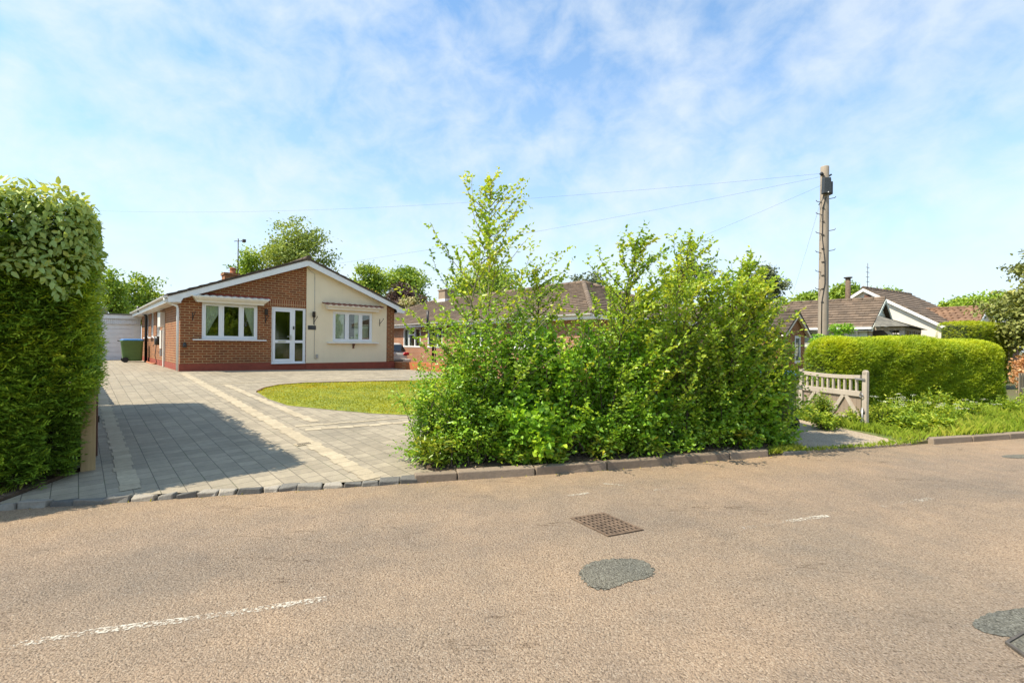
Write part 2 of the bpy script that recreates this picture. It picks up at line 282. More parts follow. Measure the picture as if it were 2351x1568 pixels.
# ------------------------------------------------------------------ mesh helpers
class MB:
    def __init__(s): s.v = []; s.f = []; s.t = []; s.sm = []
    def face(s, idx, t=.5, sm=False): s.f.append(tuple(idx)); s.t.append(t); s.sm.append(sm)
    def poly(s, pts, t=.5):
        n = len(s.v); s.v += [tuple(p) for p in pts]; s.face(range(n, n+len(pts)), t); return s
    def hexa(s, p, t=.5):               # 8 corners: bottom 4 CCW, top 4 CCW
        n = len(s.v); s.v += [tuple(q) for q in p]
        for f in ((3, 2, 1, 0), (4, 5, 6, 7), (0, 1, 5, 4), (1, 2, 6, 5), (2, 3, 7, 6), (3, 0, 4, 7)): s.face([n+i for i in f], t)
        return s
    def box(s, x0, x1, y0, y1, z0, z1, t=.5):
        return s.hexa([(x0, y0, z0), (x1, y0, z0), (x1, y1, z0), (x0, y1, z0), (x0, y0, z1), (x1, y0, z1), (x1, y1, z1), (x0, y1, z1)], t)
    def bar(s, a, b, w, h, up=(0, 0, 1), t=.5):   # rectangular bar from a to b
        a, b = Vector(a), Vector(b); d = (b-a).normalized(); x = d.cross(Vector(up)).normalized(); y = x.cross(d)
        x *= w/2; y *= h/2
        return s.hexa([a-x-y, a+x-y, a+x+y, a-x+y, b-x-y, b+x-y, b+x+y, b-x+y], t)
    def prism(s, pts, off, t=.5):       # polygon pts extruded by vector off
        n = len(s.v); k = len(pts); o = Vector(off)
        s.v += [tuple(p) for p in pts] + [tuple(Vector(p)+o) for p in pts]
        s.face(range(n, n+k), t); s.face(range(n+2*k-1, n+k-1, -1), t)
        for i in range(k): j = (i+1) % k; s.face((n+j, n+i, n+k+i, n+k+j), t)
        return s
    def tube(s, pts, r, n=8, t=.5, cap=True):
        pts = [Vector(p) for p in pts]; k = len(pts); rs = r if hasattr(r, '__len__') else [r]*k
        base = len(s.v); prev = None
        for i, p in enumerate(pts):
            d = (pts[min(i+1, k-1)]-pts[max(i-1, 0)]).normalized()
            ref = prev if prev is not None and abs(prev.dot(d)) < .95 else (Vector((0, 0, 1)) if abs(d.z) < .9 else Vector((1, 0, 0)))
            x = (ref - d*ref.dot(d)).normalized(); y = d.cross(x); prev = x
            for j in range(n):
                a = 2*math.pi*j/n; s.v.append(tuple(p + (x*math.cos(a)+y*math.sin(a))*rs[i]))
        for i in range(k-1):
            for j in range(n):
                q = (j+1) % n; s.face((base+i*n+j, base+i*n+q, base+(i+1)*n+q, base+(i+1)*n+j), t, True)
        if cap: s.face([base+n-1-j for j in range(n)], t); s.face([base+(k-1)*n+j for j in range(n)], t)
        return s
    def lathe(s, c, prof, n=16, t=.5):  # profile of (r, z) about a vertical axis at c
        return s.tube([(c[0], c[1], c[2]+z) for r, z in prof], [max(r, .0005) for r, z in prof], n, t)
def link(o, parent=None):
    COL.objects.link(o)
    if parent is not None: o.parent = parent
    return o
def obj(name, mb, mat, parent=None, bevel=0, label=None, loc=None):
    me = bpy.data.meshes.new(name); me.from_pydata(mb.v, [], mb.f); me.materials.append(mat)
    a = me.attributes.new('tint', 'FLOAT', 'FACE'); a.data.foreach_set('value', np.array(mb.t, dtype=np.float32))
    me.polygons.foreach_set('use_smooth', np.array(mb.sm, dtype=bool)); me.update()
    o = link(bpy.data.objects.new(name, me), parent)
    if bevel: b = o.modifiers.new('bevel', 'BEVEL'); b.width = bevel; b.segments = 2; b.limit_method = 'ANGLE'
    if label: o['label'] = label
    if loc is not None: o.location = loc
    return o
def np_obj(name, V, Fq, tint, mat, parent=None):
    me = bpy.data.meshes.new(name); nf, k = Fq.shape
    me.vertices.add(len(V)); me.vertices.foreach_set('co', V.astype(np.float32).ravel())
    me.loops.add(nf*k); me.loops.foreach_set('vertex_index', Fq.astype(np.int32).ravel())
    me.polygons.add(nf); me.polygons.foreach_set('loop_start', np.arange(nf, dtype=np.int32)*k)
    a = me.attributes.new('tint', 'FLOAT', 'FACE'); a.data.foreach_set('value', tint.astype(np.float32))
    me.materials.append(mat); me.update(calc_edges=True); return link(bpy.data.objects.new(name, me), parent)
def thing(name, label, cat, loc=(0, 0, 0), rz=0, group=None):
    o = bpy.data.objects.new(name, None); o.empty_display_size = .2; link(o); o.location = loc; o.rotation_euler = (0, 0, rz)
    return tag(o, label, cat, group)
def tag(o, label, cat, group=None):
    o['label'] = label; o['category'] = cat
    if group: o['group'] = group
    return o
def struct(o): o['kind'] = 'structure'; return o
def stuff(o, label, cat): o['kind'] = 'stuff'; return tag(o, label, cat)
def copy_tree(o, parent=None):
    c = o.copy(); COL.objects.link(c); c.parent = parent
    for ch in list(o.children): copy_tree(ch, c)
    return c
def unit(a): return a/np.maximum(np.linalg.norm(a, axis=-1, keepdims=True), 1e-9)
def leaf_geo(P, A, Nn, L, W, tint, fold=.12, droop=.1):
    A = unit(A); S = unit(np.cross(Nn, A)); Nn = np.cross(A, S); L = L[:, None]; W = (W*np.ones(len(P)))[:, None]*L
    b = P; t = P + A*L - Nn*L*droop; r1 = P + A*L*.3 + S*W*.5 + Nn*L*fold; r2 = P + A*L*.72 + S*W*.36 + Nn*L*(fold*.6-droop*.4)
    l1 = P + A*L*.3 - S*W*.5 + Nn*L*fold; l2 = P + A*L*.72 - S*W*.36 + Nn*L*(fold*.6-droop*.4)
    V = np.stack([b, r1, r2, t, l2, l1], 1).reshape(-1, 3); i = np.arange(len(P))[:, None]*6
    Fq = np.concatenate([i+np.array([[0, 1, 2, 3]]), i+np.array([[0, 3, 4, 5]])], 1).reshape(-1, 4)
    return V, Fq, np.repeat(tint, 2)
def dia_geo(P, A, Nn, L, W, tint):      # one diamond quad
    A = unit(A); S = unit(np.cross(Nn, A)); L = L[:, None]; W = (W*np.ones(len(P)))[:, None]*L
    V = np.stack([P, P+A*L*.45+S*W*.5, P+A*L, P+A*L*.45-S*W*.5], 1).reshape(-1, 3)
    return V, (np.arange(len(P))[:, None]*4+np.array([[0, 1, 2, 3]])), tint
def leaves(name, parent, mat, P, A, Nn, L, W, tint, **kw):
    V, Fq, t = leaf_geo(P, A, Nn, L, W, tint, **kw); return np_obj(name, V, Fq, t, mat, parent)
def vnoise(P, seed, freq):              # cheap smooth 3-D noise in -1..1
    r = np.random.default_rng(seed); out = 0
    for k in range(4):
        d = unit(r.normal(size=3)); q = unit(r.normal(size=3)); out = out + np.sin(P@d*freq*(1+.6*k) + r.uniform(0, 6) + 1.3*np.sin(P@q*freq*.7+r.uniform(0, 6)))
    return out/4*1.3

# ------------------------------------------------------------------ setting: ground, road, drives
def sheet(name, us, vs, fn, mat, kind='structure', locattr=False, tilt=0):
    V = []; Fc = []; nu, nv = len(us), len(vs); LL = []
    for i, u in enumerate(us):
        for j, v in enumerate(vs):
            p = fn(u, v); V.append(tuple(p)); LL.append(W2L(p[0], p[1]))
    for i in range(nu-1):
        for j in range(nv-1): a = i*nv+j; Fc.append((a, a+nv, a+nv+1, a+1))
    me = bpy.data.meshes.new(name); me.from_pydata(V, [], Fc); me.materials.append(mat)
    if locattr:
        at_ = me.attributes.new('loc', 'FLOAT_VECTOR', 'POINT')
        at_.data.foreach_set('vector', np.array([(a, b, 0) for a, b in LL], dtype=np.float32).ravel())
    me.update(); o = link(bpy.data.objects.new(name, me))
    if kind: o['kind'] = kind
    return o
gx = np.unique(np.concatenate([np.linspace(-400, -40, 12), np.arange(-40, 60, 1.0), np.linspace(60, 400, 12)]))
def gfn(u, v):
    yk = kerb(u)
    y = yk + v
    if v <= 0: return (u, y, -.05)
    h = hgt(u, y)
    # the neighbours' drive and garden lie lower beyond the dwarf wall
    lx, ly = W2L(u, y)
    if lx > 8.0 and ly > -7: h -= .33*min(1, (lx-8.0)/1.0)
    return (u, y, h - .06)
gv = np.unique(np.concatenate([[-300, -80, -20, -6, -.02, .02], np.arange(.5, 40, 1.0), np.linspace(40, 600, 12)]))
sheet('ground', gx, gv, gfn, M['ground'])
sheet('road', np.concatenate([np.arange(-30, 60, 3.0), [70]]), np.linspace(0, 1, 9), lambda u, v: (u, kerb(u)-9*v+.3*(v == 0), .0), M['road'])

def front_ly(lx):                      # where the kerb crosses the line lx
    lo, hi = -20, 0
    for i in range(40):
        m = (lo+hi)/2; p = L2W(lx, m)
        if p.y > kerb(p.x)+.1: hi = m
        else: lo = m
    return hi
def drv(dz=0): return lambda u, v: (lambda p: (p.x, p.y, hgt(p.x, p.y)+dz))(L2W(u, v))
lxs = np.arange(-2.35, 7.76, .2525)
def dfn(u, v):
    f = front_ly(u)
    if u > .75: p0 = L2W(u, f); f = f + 1.1*min(1, (u-.75)/.6)
    p = L2W(u, f + (12.6-f)*v); return (p.x, p.y, hgt(p.x, p.y))
sheet('driveway', lxs, np.linspace(0, 1, 60), dfn, M['paver'], locattr=True)
def wedge(u, v):                       # the splay of paving in front of the yew hedge
    a = front_ly(-2.35-.95*u); b = -11.3 + (-12.55+11.3)*u
    p = L2W(-2.35-.95*u, a + (max(b, a+.02)-a)*v); return (p.x, p.y, hgt(p.x, p.y))
sheet('driveway_splay', np.linspace(0, 1, 8), np.linspace(0, 1, 5), wedge, M['paver'], locattr=True)
# bands of tan blocks let into the grey paving, a few millimetres proud
def band(pts, w, ragged=True):
    mb = MB(); step = .2
    for (a, b) in zip(pts[:-1], pts[1:]):
        a, b = Vector((*a, 0)), Vector((*b, 0)); n = int((b-a).length/step); d = (b-a)/n; sd = Vector((-d.y, d.x, 0)).normalized()
        for i in range(n):
            o = (.011 if i % 2 else -.011) if ragged else 0
            if ragged: o += rnd.uniform(-.012, .012)
            t = rnd.random(); g = .006
            for k0, k1 in (((-w/2, w/2),)):
                q = []
                for (f, s_) in ((g/step, k0+g), (1-g/step, k0+g), (1-g/step, k1-g), (f_ if False else g/step, k1-g)) if False else ((.012, k0), (.988, k0), (.988, k1), (.012, k1)):
                    r = a + d*(i+f) + sd*(s_+o); p = L2W(r.x, r.y); q.append((p.x, p.y, hgt(p.x, p.y)+.006))
                mb.poly(q[::-1] if (Vector(q[1])-Vector(q[0])).cross(Vector(q[2])-Vector(q[1])).z < 0 else q, t)
    return mb
bands = MB()
for pts, w in (([(0, -.6), (0, -13.72)], .2), ([(.45, -4.2), (.58, -10.3)], .16), ([(-2.06, -1), (-2.06, -12.5)], .17),
               ([(.2, -10.48), (1.3, -10.72), (3.2, -11.1)], .09), ([(.25, -10.8), (1.2, -11.1), (3.2, -11.5)], .15), ([(.15, -3.95), (5.6, -4.6)], .12), ([(1.35, -13.6), (1.9, -13.2)], .2)):
    b_ = band(pts, w); n0 = len(bands.v); bands.v += b_.v; bands.f += [tuple(i+n0 for i in f) for f in b_.f]; bands.t += b_.t; bands.sm += b_.sm
struct(obj('paving_bands', bands, M['tan_paver']))

# lawn: a D with a rounded left tip
lw = [on(590, 901), on(606, 893), on(640, 886), on(700, 881.5), on(800, 879), on(945, 876)]
lw_r = [L2W(6.3, -5.6), L2W(7.0, -8), L2W(6.2, -10.3), L2W(4.2, -11.2)]
lw_b = [on(990, 952), on(940, 953.5), on(850, 949), on(760, 941), on(660, 931), on(615, 916)]
lawn_pts = [(p.x, p.y) for p in lw] + [(p.x, p.y) for p in lw_r] + [(p.x, p.y) for p in lw_b]
cen = np.mean(lawn_pts, axis=0)
mb = MB(); n = len(lawn_pts); RING = (1.0, .97, .7, .35)
for k in RING:
    for p in lawn_pts:
        x, y = cen+(np.array(p)-cen)*k; mb.v.append((x, y, hgt(x, y)+(.006 if k == 1 else .025)))
for k in range(len(RING)-1):
    for i in range(n): j = (i+1) % n; mb.face((k*n+j, k*n+i, (k+1)*n+i, (k+1)*n+j))
mb.v.append((cen[0], cen[1], hgt(*cen)+.025))
for i in range(n): mb.face((3*n+(i+1) % n, 3*n+i, 4*n))
struct(obj('lawn', mb, M['lawn']))
edge = MB()
for a, b in zip(lw[:-1], lw[1:]): edge.bar((a.x, a.y, hgt(a.x, a.y)+.02), (b.x, b.y, hgt(b.x, b.y)+.02), .04, .05)
tag(obj('lawn_edging', edge, M['red_wood']), 'thin brown edging strip along the back of the front lawn', 'lawn edging')
def inside(poly, X, Y):
    c = np.zeros(len(X), bool); n = len(poly)
    for i in range(n):
        x1, y1 = poly[i]; x2, y2 = poly[(i+1) % n]
        m = ((y1 > Y) != (y2 > Y)) & (X < (x2-x1)*(Y-y1)/(y2-y1+1e-12)+x1); c ^= m
    return c
def blades(name, label, poly, n, h, mat, base=.0, wid=.012, cat='grass', clump=2.2, seed=5, lean=.35):
    g = np.random.default_rng(seed); P = np.array(poly); lo, hi = P.min(0), P.max(0)
    X = g.uniform(lo[0], hi[0], n); Y = g.uniform(lo[1], hi[1], n); k = inside(poly, X, Y); X, Y = X[k], Y[k]; n = len(X)
    Z = np.array([hgt(x, y) for x, y in zip(X, Y)])+base; B = np.stack([X, Y, Z], 1)
    c = vnoise(B, seed, clump)*.5+.5; hh = h*g.uniform(.5, 1.3, n)*(.7+.6*c)
    a = g.uniform(0, 2*np.pi, n); S = np.stack([np.cos(a), np.sin(a), 0*a], 1)*(wid*.5)
    ln = g.normal(size=(n, 3))*lean; ln[:, 2] = 1; T = B + unit(ln)*hh[:, None]; Mid = B + unit(ln*np.array([.4, .4, 1]))*hh[:, None]*.55
    V = np.stack([B-S, B+S, Mid+S*.7, T, Mid-S*.7], 1).reshape(-1, 3); i = np.arange(n)[:, None]*5
    V4 = np.stack([B-S, B+S, T+S*.15, Mid-S*.6], 1).reshape(-1, 3)
    tint = np.clip(.5+.24*vnoise(B, seed+1, clump*.8)+.16*vnoise(B, seed+2, clump*2.6)+g.normal(0, .16, n), 0, 1)
    return stuff(np_obj(name, V4, np.arange(n)[:, None]*4+np.array([[0, 1, 2, 3]]), tint, mat), label, cat)
sm_poly = [tuple(cen+(np.array(p)-cen)*1.004) for p in lawn_pts]
blades('lawn_grass', 'short mown yellow green grass of the front lawn', sm_poly, 60000, .035, M['lawn_grass'], .02, .012, 'grass', 1.6, 3, .7)

# neighbour's gravel entrance and the verge beyond
gd = [(4.35, kerb(4.35)+.05), (6.55, kerb(6.55)+.05), (6.2, 8.55), (5.75, 9.9), (5.6, 12), (7.5, 22), (4.4, 22), (3.4, 10), (3.9, 7.6)]
def fan(name, poly, dz, mat, sub=6):
    mb = MB(); c = np.mean(poly, axis=0); n = len(poly); pp = []
    for i in range(n):
        a, b = np.array(poly[i]), np.array(poly[(i+1) % n])
        for k in range(4): pp.append(a+(b-a)*k/4)
    n = len(pp); base = n
    for p in pp: mb.v.append((p[0], p[1], hgt(*p)+dz-.09))
    for k in range(sub):
        for p in pp: x, y = c+(p-c)*(1-k/sub); mb.v.append((x, y, hgt(x, y)+dz))
    mb.v.append((c[0], c[1], hgt(*c)+dz))
    for k in range(sub-1):
        pass
    for k in range(sub):
        for i in range(n): j = (i+1) % n; mb.face((k*n+i, k*n+j, (k+1)*n+j, (k+1)*n+i))
    for i in range(n): mb.face((sub*n+i, sub*n+(i+1) % n, (sub+1)*n))
    return obj(name, mb, mat)
struct(fan('gravel_drive', gd, .0, M['gravel']))
vg = [(6.5, kerb(6.5)+.08), (9, kerb(9)+.12), (13, kerb(13)+.12), (22, kerb(22)+.12), (22, kerb(22)+6), (12, 12.5), (6.3, 11.5), (5.85, 9.9), (6.25, 8.6)]
struct(fan('grass_verge', vg, .015, M['verge']))
bed = [(-.75, kerb(-.75)+.14), (1, kerb(1)+.14), (2.5, kerb(2.5)+.14), (4.1, kerb(4.1)+.14), (4.3, 7.7), (2.6, 7.9), (.6, 7.2), (-.7, 6.6), (-1.05, 5.75)]
struct(fan('planting_bed', bed, .03, M['soil']))
lb = [tuple(L2W(-2.42, -11.3).xy), tuple(L2W(-3.3, -12.5).xy), (-5.1, kerb(-5.1)+.12), (-7.5, kerb(-7.5)+.12), (-9, 4.6), (-6, 6)]
struct(fan('hedge_bed', lb, .02, M['soil']))
def litter(name, label, poly, n, seed, dz=.035, size=.035):
    g = np.random.default_rng(seed); P = np.array(poly); X = g.uniform(P[:, 0].min(), P[:, 0].max(), n); Y = g.uniform(P[:, 1].min(), P[:, 1].max(), n)
    k = inside(poly, X, Y); X, Y = X[k], Y[k]; n = len(X); Z = np.array([hgt(x, y) for x, y in zip(X, Y)])+dz+g.uniform(0, .015, n)
    A = g.normal(size=(n, 3)); A[:, 2] *= .25; Nn = g.normal(size=(n, 3))*.35; Nn[:, 2] = 1
    V, Fq, t = leaf_geo(np.stack([X, Y, Z], 1), A, Nn, size*g.uniform(.5, 1.3, n), .6, g.random(n))
    return stuff(np_obj(name, V, Fq, t, M['litter']), label, 'leaf litter')
litter('leaf_litter', 'dead brown leaves on the bare soil under the roadside bushes', bed, 2600, 21)
litter('leaf_litter', 'dead brown leaves and bits on the soil below the yew hedge', lb, 2200, 22)

# kerbs
def stone(name, x0, x1, d, z1, mat, t, jit, label, cat, group, z0=-.06, bev=.012, front=0):
    mb = MB(); p = []
    for z in (z0, z1):
        for (x, o) in ((x0, front), (x1, front), (x1, d), (x0, d)):
            p.append((x+rnd.uniform(-jit, jit)-.28*o, kerb(x)+o+rnd.uniform(-jit, jit)-(0 if z > 0 else .012), z+rnd.uniform(-jit, jit)*(z > 0)))
    c = Vector((sum(q[0] for q in p)/8, sum(q[1] for q in p)/8, 0))
    mb.hexa([Vector(q)-c for q in p], t); o = obj(name, mb, mat, None, bev, None, c)
    return tag(o, label, cat, group)
x = -5.3
while x < -1.1:
    w = rnd.uniform(.16, .24)
    stone('granite_sett', x, x+w-.012, .1+rnd.uniform(-.01, .015), .048+rnd.uniform(-.012, .012), M['sett'], rnd.random(), .02,
          'rough grey granite sett in the row edging the paved drive along the road', 'sett', 'granite setts along the drive entrance'); x += w
stone('kerb_stone', -1.08, -.62, .13, .085, M['kerb'], .4, .008, 'short sloping kerb stone where granite setts end at the bushes', 'kerb stone', 'kerb stones below the bushes')
x = -.61; ks = ['second', 'third', 'fourth', 'fifth', 'last']
for i in range(5):
    w = .92; e = min(x+w-.012, 3.72)
    stone('kerb_stone', x, e, .13, .10, M['kerb'], rnd.random(), .009, 'weathered brown kerb stone below the bushes, %s counted from the granite setts' % ks[i], 'kerb stone', 'kerb stones below the bushes'); x += w
stone('kerb_stone', 3.98, 4.4, .13, .05, M['sett'], .3, .008, 'grey dropped kerb stone beside the grassy edge of the gravel entrance', 'kerb stone', 'dropped kerbs at the gravel entrance')
x = 6.98
for i in range(9):
    stone('kerb_stone', x, x+.9, .13, .095, M['kerb'], rnd.random(), .005, 'brown kerb stone edging the grass verge on the right', 'kerb stone', 'kerb stones along the grass verge'); x += .915

# road details: patches, worn line, drain covers
def blob(name, pts, z, mat):
    mb = MB(); mb.poly([(x, y, z) for x, y in pts]); return struct(obj(name, mb, mat))
def onr(x, y): a, b = ray(x, y); d = -EYE/b; return (a*d, d)
pp = [onr(*q) for q in ((1328, 1322), (1338, 1300), (1372, 1286), (1420, 1282), (1470, 1284), (1497, 1300), (1504, 1316), (1490, 1328), (1440, 1336), (1415, 1348), (1380, 1356), (1350, 1347))]
def smooth(pts, it=2):
    for k in range(it):
        o = []
        for i in range(len(pts)):
            a, b = np.array(pts[i]), np.array(pts[(i+1) % len(pts)]); o += [a*.75+b*.25, a*.25+b*.75]
        pts = o
    return [(float(a), float(b)) for a, b in pts]
blob('tarmac_patch', [(a+rnd.uniform(-.013, .013), b+rnd.uniform(-.011, .011)) for a, b in smooth(pp, 4)][::-1], .004, M['patch'])
pq = [onr(*q) for q in ((2225, 1432), (2260, 1410), (2330, 1396), (2420, 1392), (2480, 1440), (2400, 1470), (2300, 1462), (2250, 1450))]
blob('tarmac_patch', [(a+rnd.uniform(-.006, .006), b+rnd.uniform(-.005, .005)) for a, b in smooth(pq, 4)][::-1], .004, M['patch'])
pr = [onr(*q) for q in ((2290, 1047), (2330, 1043), (2420, 1043), (2420, 1051), (2320, 1053))]
blob('tarmac_patch', smooth(pr)[::-1], .004, M['patch'])
def line(pts, w, ts):
    mb = MB(); P = [Vector((*onr(*p), .004)) for p in pts]
    for i, (a, b) in enumerate(zip(P[:-1], P[1:])):
        d = (b-a).normalized(); s = Vector((-d.y, d.x, 0))*w/2; mb.poly([a-s, b-s, b+s, a+s], ts[i])
    return mb
m1 = line([(20, 1484), (220, 1449), (420, 1424), (560, 1404), (750, 1374), (900, 1349), (1180, 1306)], .06, [.5, .75, .6, .45, -.1, -.5])
m2 = line([(1700, 1213), (1800, 1198), (1900, 1184), (2020, 1163), (2140, 1144)], .06, [.3, .45, -.2, .35])
m3 = line([(1305, 1138), (1352, 1132)], .05, [.7]); m4 = line([(1500, 1125), (1570, 1119)], .04, [.5]); m5 = line([(1380, 1110), (1430, 1114)], .03, [.6])
for m_ in (m2, m3, m4, m5):
    n0 = len(m1.v); m1.v += m_.v; m1.f += [tuple(i+n0 for i in f) for f in m_.f]; m1.t += m_.t; m1.sm += m_.sm
struct(obj('road_marking', m1, M['paint']))
# square gully grating, sunk flush in the road
cA, cB, cC, cD = [Vector((*onr(*q), 0)) for q in ((1308, 1190), (1386, 1178.5), (1477, 1217), (1396, 1233))]
gc = (cA+cB+cC+cD)/4; gu = ((cB-cA)+(cC-cD))/2; gw = ((cD-cA)+(cC-cB))/2
g = thing('drain_cover', 'rusty square drain grating set in the road near the bushes', 'drain cover', gc, math.atan2(gu.y, gu.x))
ul, wl = gu.length, gw.length; sw = gw.normalized().dot(gu.normalized()); skew = math.acos(sw)
def gp(a, b): q = gu*(a-.5)+gw*(b-.5); c, s = math.cos(-math.atan2(gu.y, gu.x)), math.sin(-math.atan2(gu.y, gu.x)); return (q.x*c-q.y*s, q.x*s+q.y*c)
mb = MB(); mb.poly([(*gp(0, 0), .003), (*gp(0, 1), .003), (*gp(1, 1), .003), (*gp(1, 0), .003)]); obj('pit', mb, M['dark_hole'], g)
fr = MB()
def slab(mb, a0, a1, b0, b1, z0=.003, z1=.011):
    q = [gp(a0, b0), gp(a1, b0), gp(a1, b1), gp(a0, b1)]
    if (q[1][0]-q[0][0])*(q[2][1]-q[1][1])-(q[1][1]-q[0][1])*(q[2][0]-q[1][0]) < 0: q = q[::-1]
    mb.hexa([(*p, z0) for p in q]+[(*p, z1) for p in q])
for a in ((0, 1, 0, .04), (0, 1, .96, 1), (0, .04, .04, .96), (.96, 1, .04, .96)): slab(fr, *a)
obj('frame', fr, M['rust'], g)
gr = MB(); nb = 8
for i in range(nb+1):
    c = .04+.92*i/nb; slab(gr, max(.042, c-.026), min(.958, c+.026), .042, .958, .004, .0105)
for j in range(nb+1):
    c = .04+.92*j/nb; slab(gr, .042, .958, max(.042, c-.021), min(.958, c+.021), .0042, .0112)
obj('grating', gr, M['rust'], g)
mh = [onr(*q) for q in ((2306, 1478), (2351, 1452), (2480, 1500), (2420, 1560))]
c = np.mean(mh, axis=0); t = thing('manhole_cover', 'dark iron manhole cover cut off by the right edge', 'manhole cover', (c[0], c[1], 0))
mb = MB(); k = [(x-c[0], y-c[1]) for x, y in mh]
for i in range(4):
    a, b = np.array(k[i]), np.array(k[(i+1) % 4]); mb.hexa([(*q, .002) for q in (b, a, a*.88, b*.88)]+[(*q, .016) for q in (b, a, a*.88, b*.88)])
obj('frame', mb, M['iron'], t)
mb = MB(); mb.poly([(*(np.array(q)*.87), .008) for q in k][::-1]); obj('plate', mb, M['patch'], t)
# small drain in the paving
a = on(672, 1020); b = on(722, 1019)
t = thing('drive_gully', 'small slotted plastic gully grate set in the paved drive', 'drain grate', ((a+b)/2), HA)
mb = MB(); mb.box(-.11, .11, -.075, .075, .0, .008); obj('surround', mb, M['tan_paver'], t)
mb = MB()
for i in range(7): mb.box(-.085+i*.026, -.072+i*.026, -.05, .05, .0085, .0105)
obj('slots', mb, M['dark_hole'], t)

# ------------------------------------------------------------------ building helpers
def wall_grid(mb, x0, x1, z0, top, holes, y=0, rev=.1, axis='x', flip=False):
    """wall in the plane y, outward -y; holes (xa, xb, za, zb); top(x) gives the height"""
    xs = sorted(set([x0, x1]+[h for q in holes for h in q[:2]]+[b for b in getattr(top, 'breaks', ()) if x0 < b < x1]))
    def P(x, z, d=0): return (x, y+d, z) if axis == 'x' else (y+d, x, z)
    def quad(p):
        mb.poly(p if not flip else p[::-1])
    for a, b in zip(xs[:-1], xs[1:]):
        hs = sorted([h for h in holes if h[0] < (a+b)/2 < h[1]], key=lambda h: h[2]); z = z0
        for h in hs:
            if h[2] > z: quad([P(a, z), P(b, z), P(b, h[2]), P(a, h[2])])
            z = h[3]
        quad([P(a, z), P(b, z), P(b, top(b)), P(a, top(a))])
    for (a, b, c, d) in holes:
        quad([P(a, c), P(b, c), P(b, c, rev), P(a, c, rev)]); quad([P(b, d), P(a, d), P(a, d, rev), P(b, d, rev)])
        quad([P(a, d), P(a, c), P(a, c, rev), P(a, d, rev)]); quad([P(b, c), P(b, d), P(b, d, rev), P(b, c, rev)])
def tiles(mb, A, B, C, D, course=.3, wid=.3, th=.03, wavy=0, seed=1):
    """tiled roof slope: A-B the eave, D-C the ridge above it (A under D); one overlapping slab per course and tile"""
    A, B, C, D = map(Vector, (A, B, C, D)); r = random.Random(seed)
    nrm = (B-A).cross(D-A).normalized()
    if nrm.z < 0: nrm = -nrm
    ln = max((D-A).length, (C-B).length); nr = max(2, round(ln/course)); w = max((B-A).length, (C-D).length)
    for i in range(nr):
        t0, t1 = i/nr, min(1, (i+1.12)/nr)
        a, b, c, d = A.lerp(D, t0), B.lerp(C, t0), B.lerp(C, t1), A.lerp(D, t1)
        nt = max(1, round((b-a).length/wid)); o = .5 if i % 2 else 0
        cuts = [0]+[(k+o)/nt for k in range(1 if o == 0 else 0, nt)]+[1]; cuts = sorted(set(q for q in cuts if 0 <= q <= 1))
        for s0, s1 in zip(cuts[:-1], cuts[1:]):
            if s1-s0 < 1e-4: continue
            k = r.uniform(-.004, .004); g = .006/max(w, .1)
            p0, p1, p2, p3 = a.lerp(b, s0+g), a.lerp(b, s1), d.lerp(c, s1), d.lerp(c, s0+g)
            up = nrm*(th+k); lo = nrm*.004; n = len(mb.v); t = r.random()
            if wavy:
                m0, m1 = (p0+p1)/2+nrm*wavy, (p3+p2)/2+nrm*wavy
                mb.v += [tuple(q) for q in (p0, p1, p0+up, m0+up, p1+up, p2+lo, m1+lo, p3+lo)]
                mb.face((n, n+1, n+4, n+3, n+2), t); mb.face((n+2, n+3, n+6, n+7), t); mb.face((n+3, n+4, n+5, n+6), t)
            else:
                mb.v += [tuple(q) for q in (p0, p1, p1+up, p0+up, p2+lo, p3+lo)]
                mb.face((n, n+1, n+2, n+3), t); mb.face((n+3, n+2, n+4, n+5), t); mb.face((n+1, n+4, n+2), t); mb.face((n, n+3, n+5), t)
def under(mb, A, B, C, D, th=.06):      # solid sarking below the tiles
    A, B, C, D = map(Vector, (A, B, C, D)); n = (B-A).cross(D-A).normalized()
    if n.z < 0: n = -n
    mb.hexa([p-n*th for p in (A, B, C, D)]+[p-n*.002 for p in (A, B, C, D)], .3)
def ridge(mb, a, b, r=.11, seg=.42):
    a, b = Vector(a), Vector(b); n = max(1, round((b-a).length/seg)); d = (b-a)
    for i in range(n): mb.tube([a+d*(i/n), a+d*((i+.97)/n)], [r*1.04, r], 10, rnd.random())
def window_frame(parent, x0, x1, z0, z1, y, lights, name='window', fw=.07, d=.07, panes=True, label=None, open_one=None, glass=None, extra=None):
    mb = MB(); mb.box(x0, x1, y-.01, y+d, z0, z0+fw); mb.box(x0, x1, y-.01, y+d, z1-fw, z1); mb.box(x0, x0+fw, y-.01, y+d, z0+fw, z1-fw); mb.box(x1-fw, x1, y-.01, y+d, z0+fw, z1-fw)
    for i, (a, b) in enumerate(zip(lights[:-1], lights[1:])):
        if i: mb.box(a-fw*.5, a+fw*.5, y-.01, y+d, z0+fw, z1-fw)
        l, r = (a+fw if i == 0 else a+fw*.5), (b-fw if i == len(lights)-2 else b-fw*.5); s = .045; yy = y-.022
        mb.box(l, l+s, yy, y+.03, z0+fw, z1-fw); mb.box(r-s, r, yy, y+.03, z0+fw, z1-fw); mb.box(l+s, r-s, yy, y+.03, z0+fw, z0+fw+s); mb.box(l+s, r-s, yy, y+.03, z1-fw-s, z1-fw)
    if extra: extra(mb)
    w = obj(name, mb, M['upvc'], parent, .004, label)
    if panes:
        for i, (a, b) in enumerate(zip(lights[:-1], lights[1:])):
            p = MB(); p.box(a+.09, b-.09, y+.008, y+.02, z0+.1, z1-.1); obj('pane', p, glass or M['glass'], w)
    return w
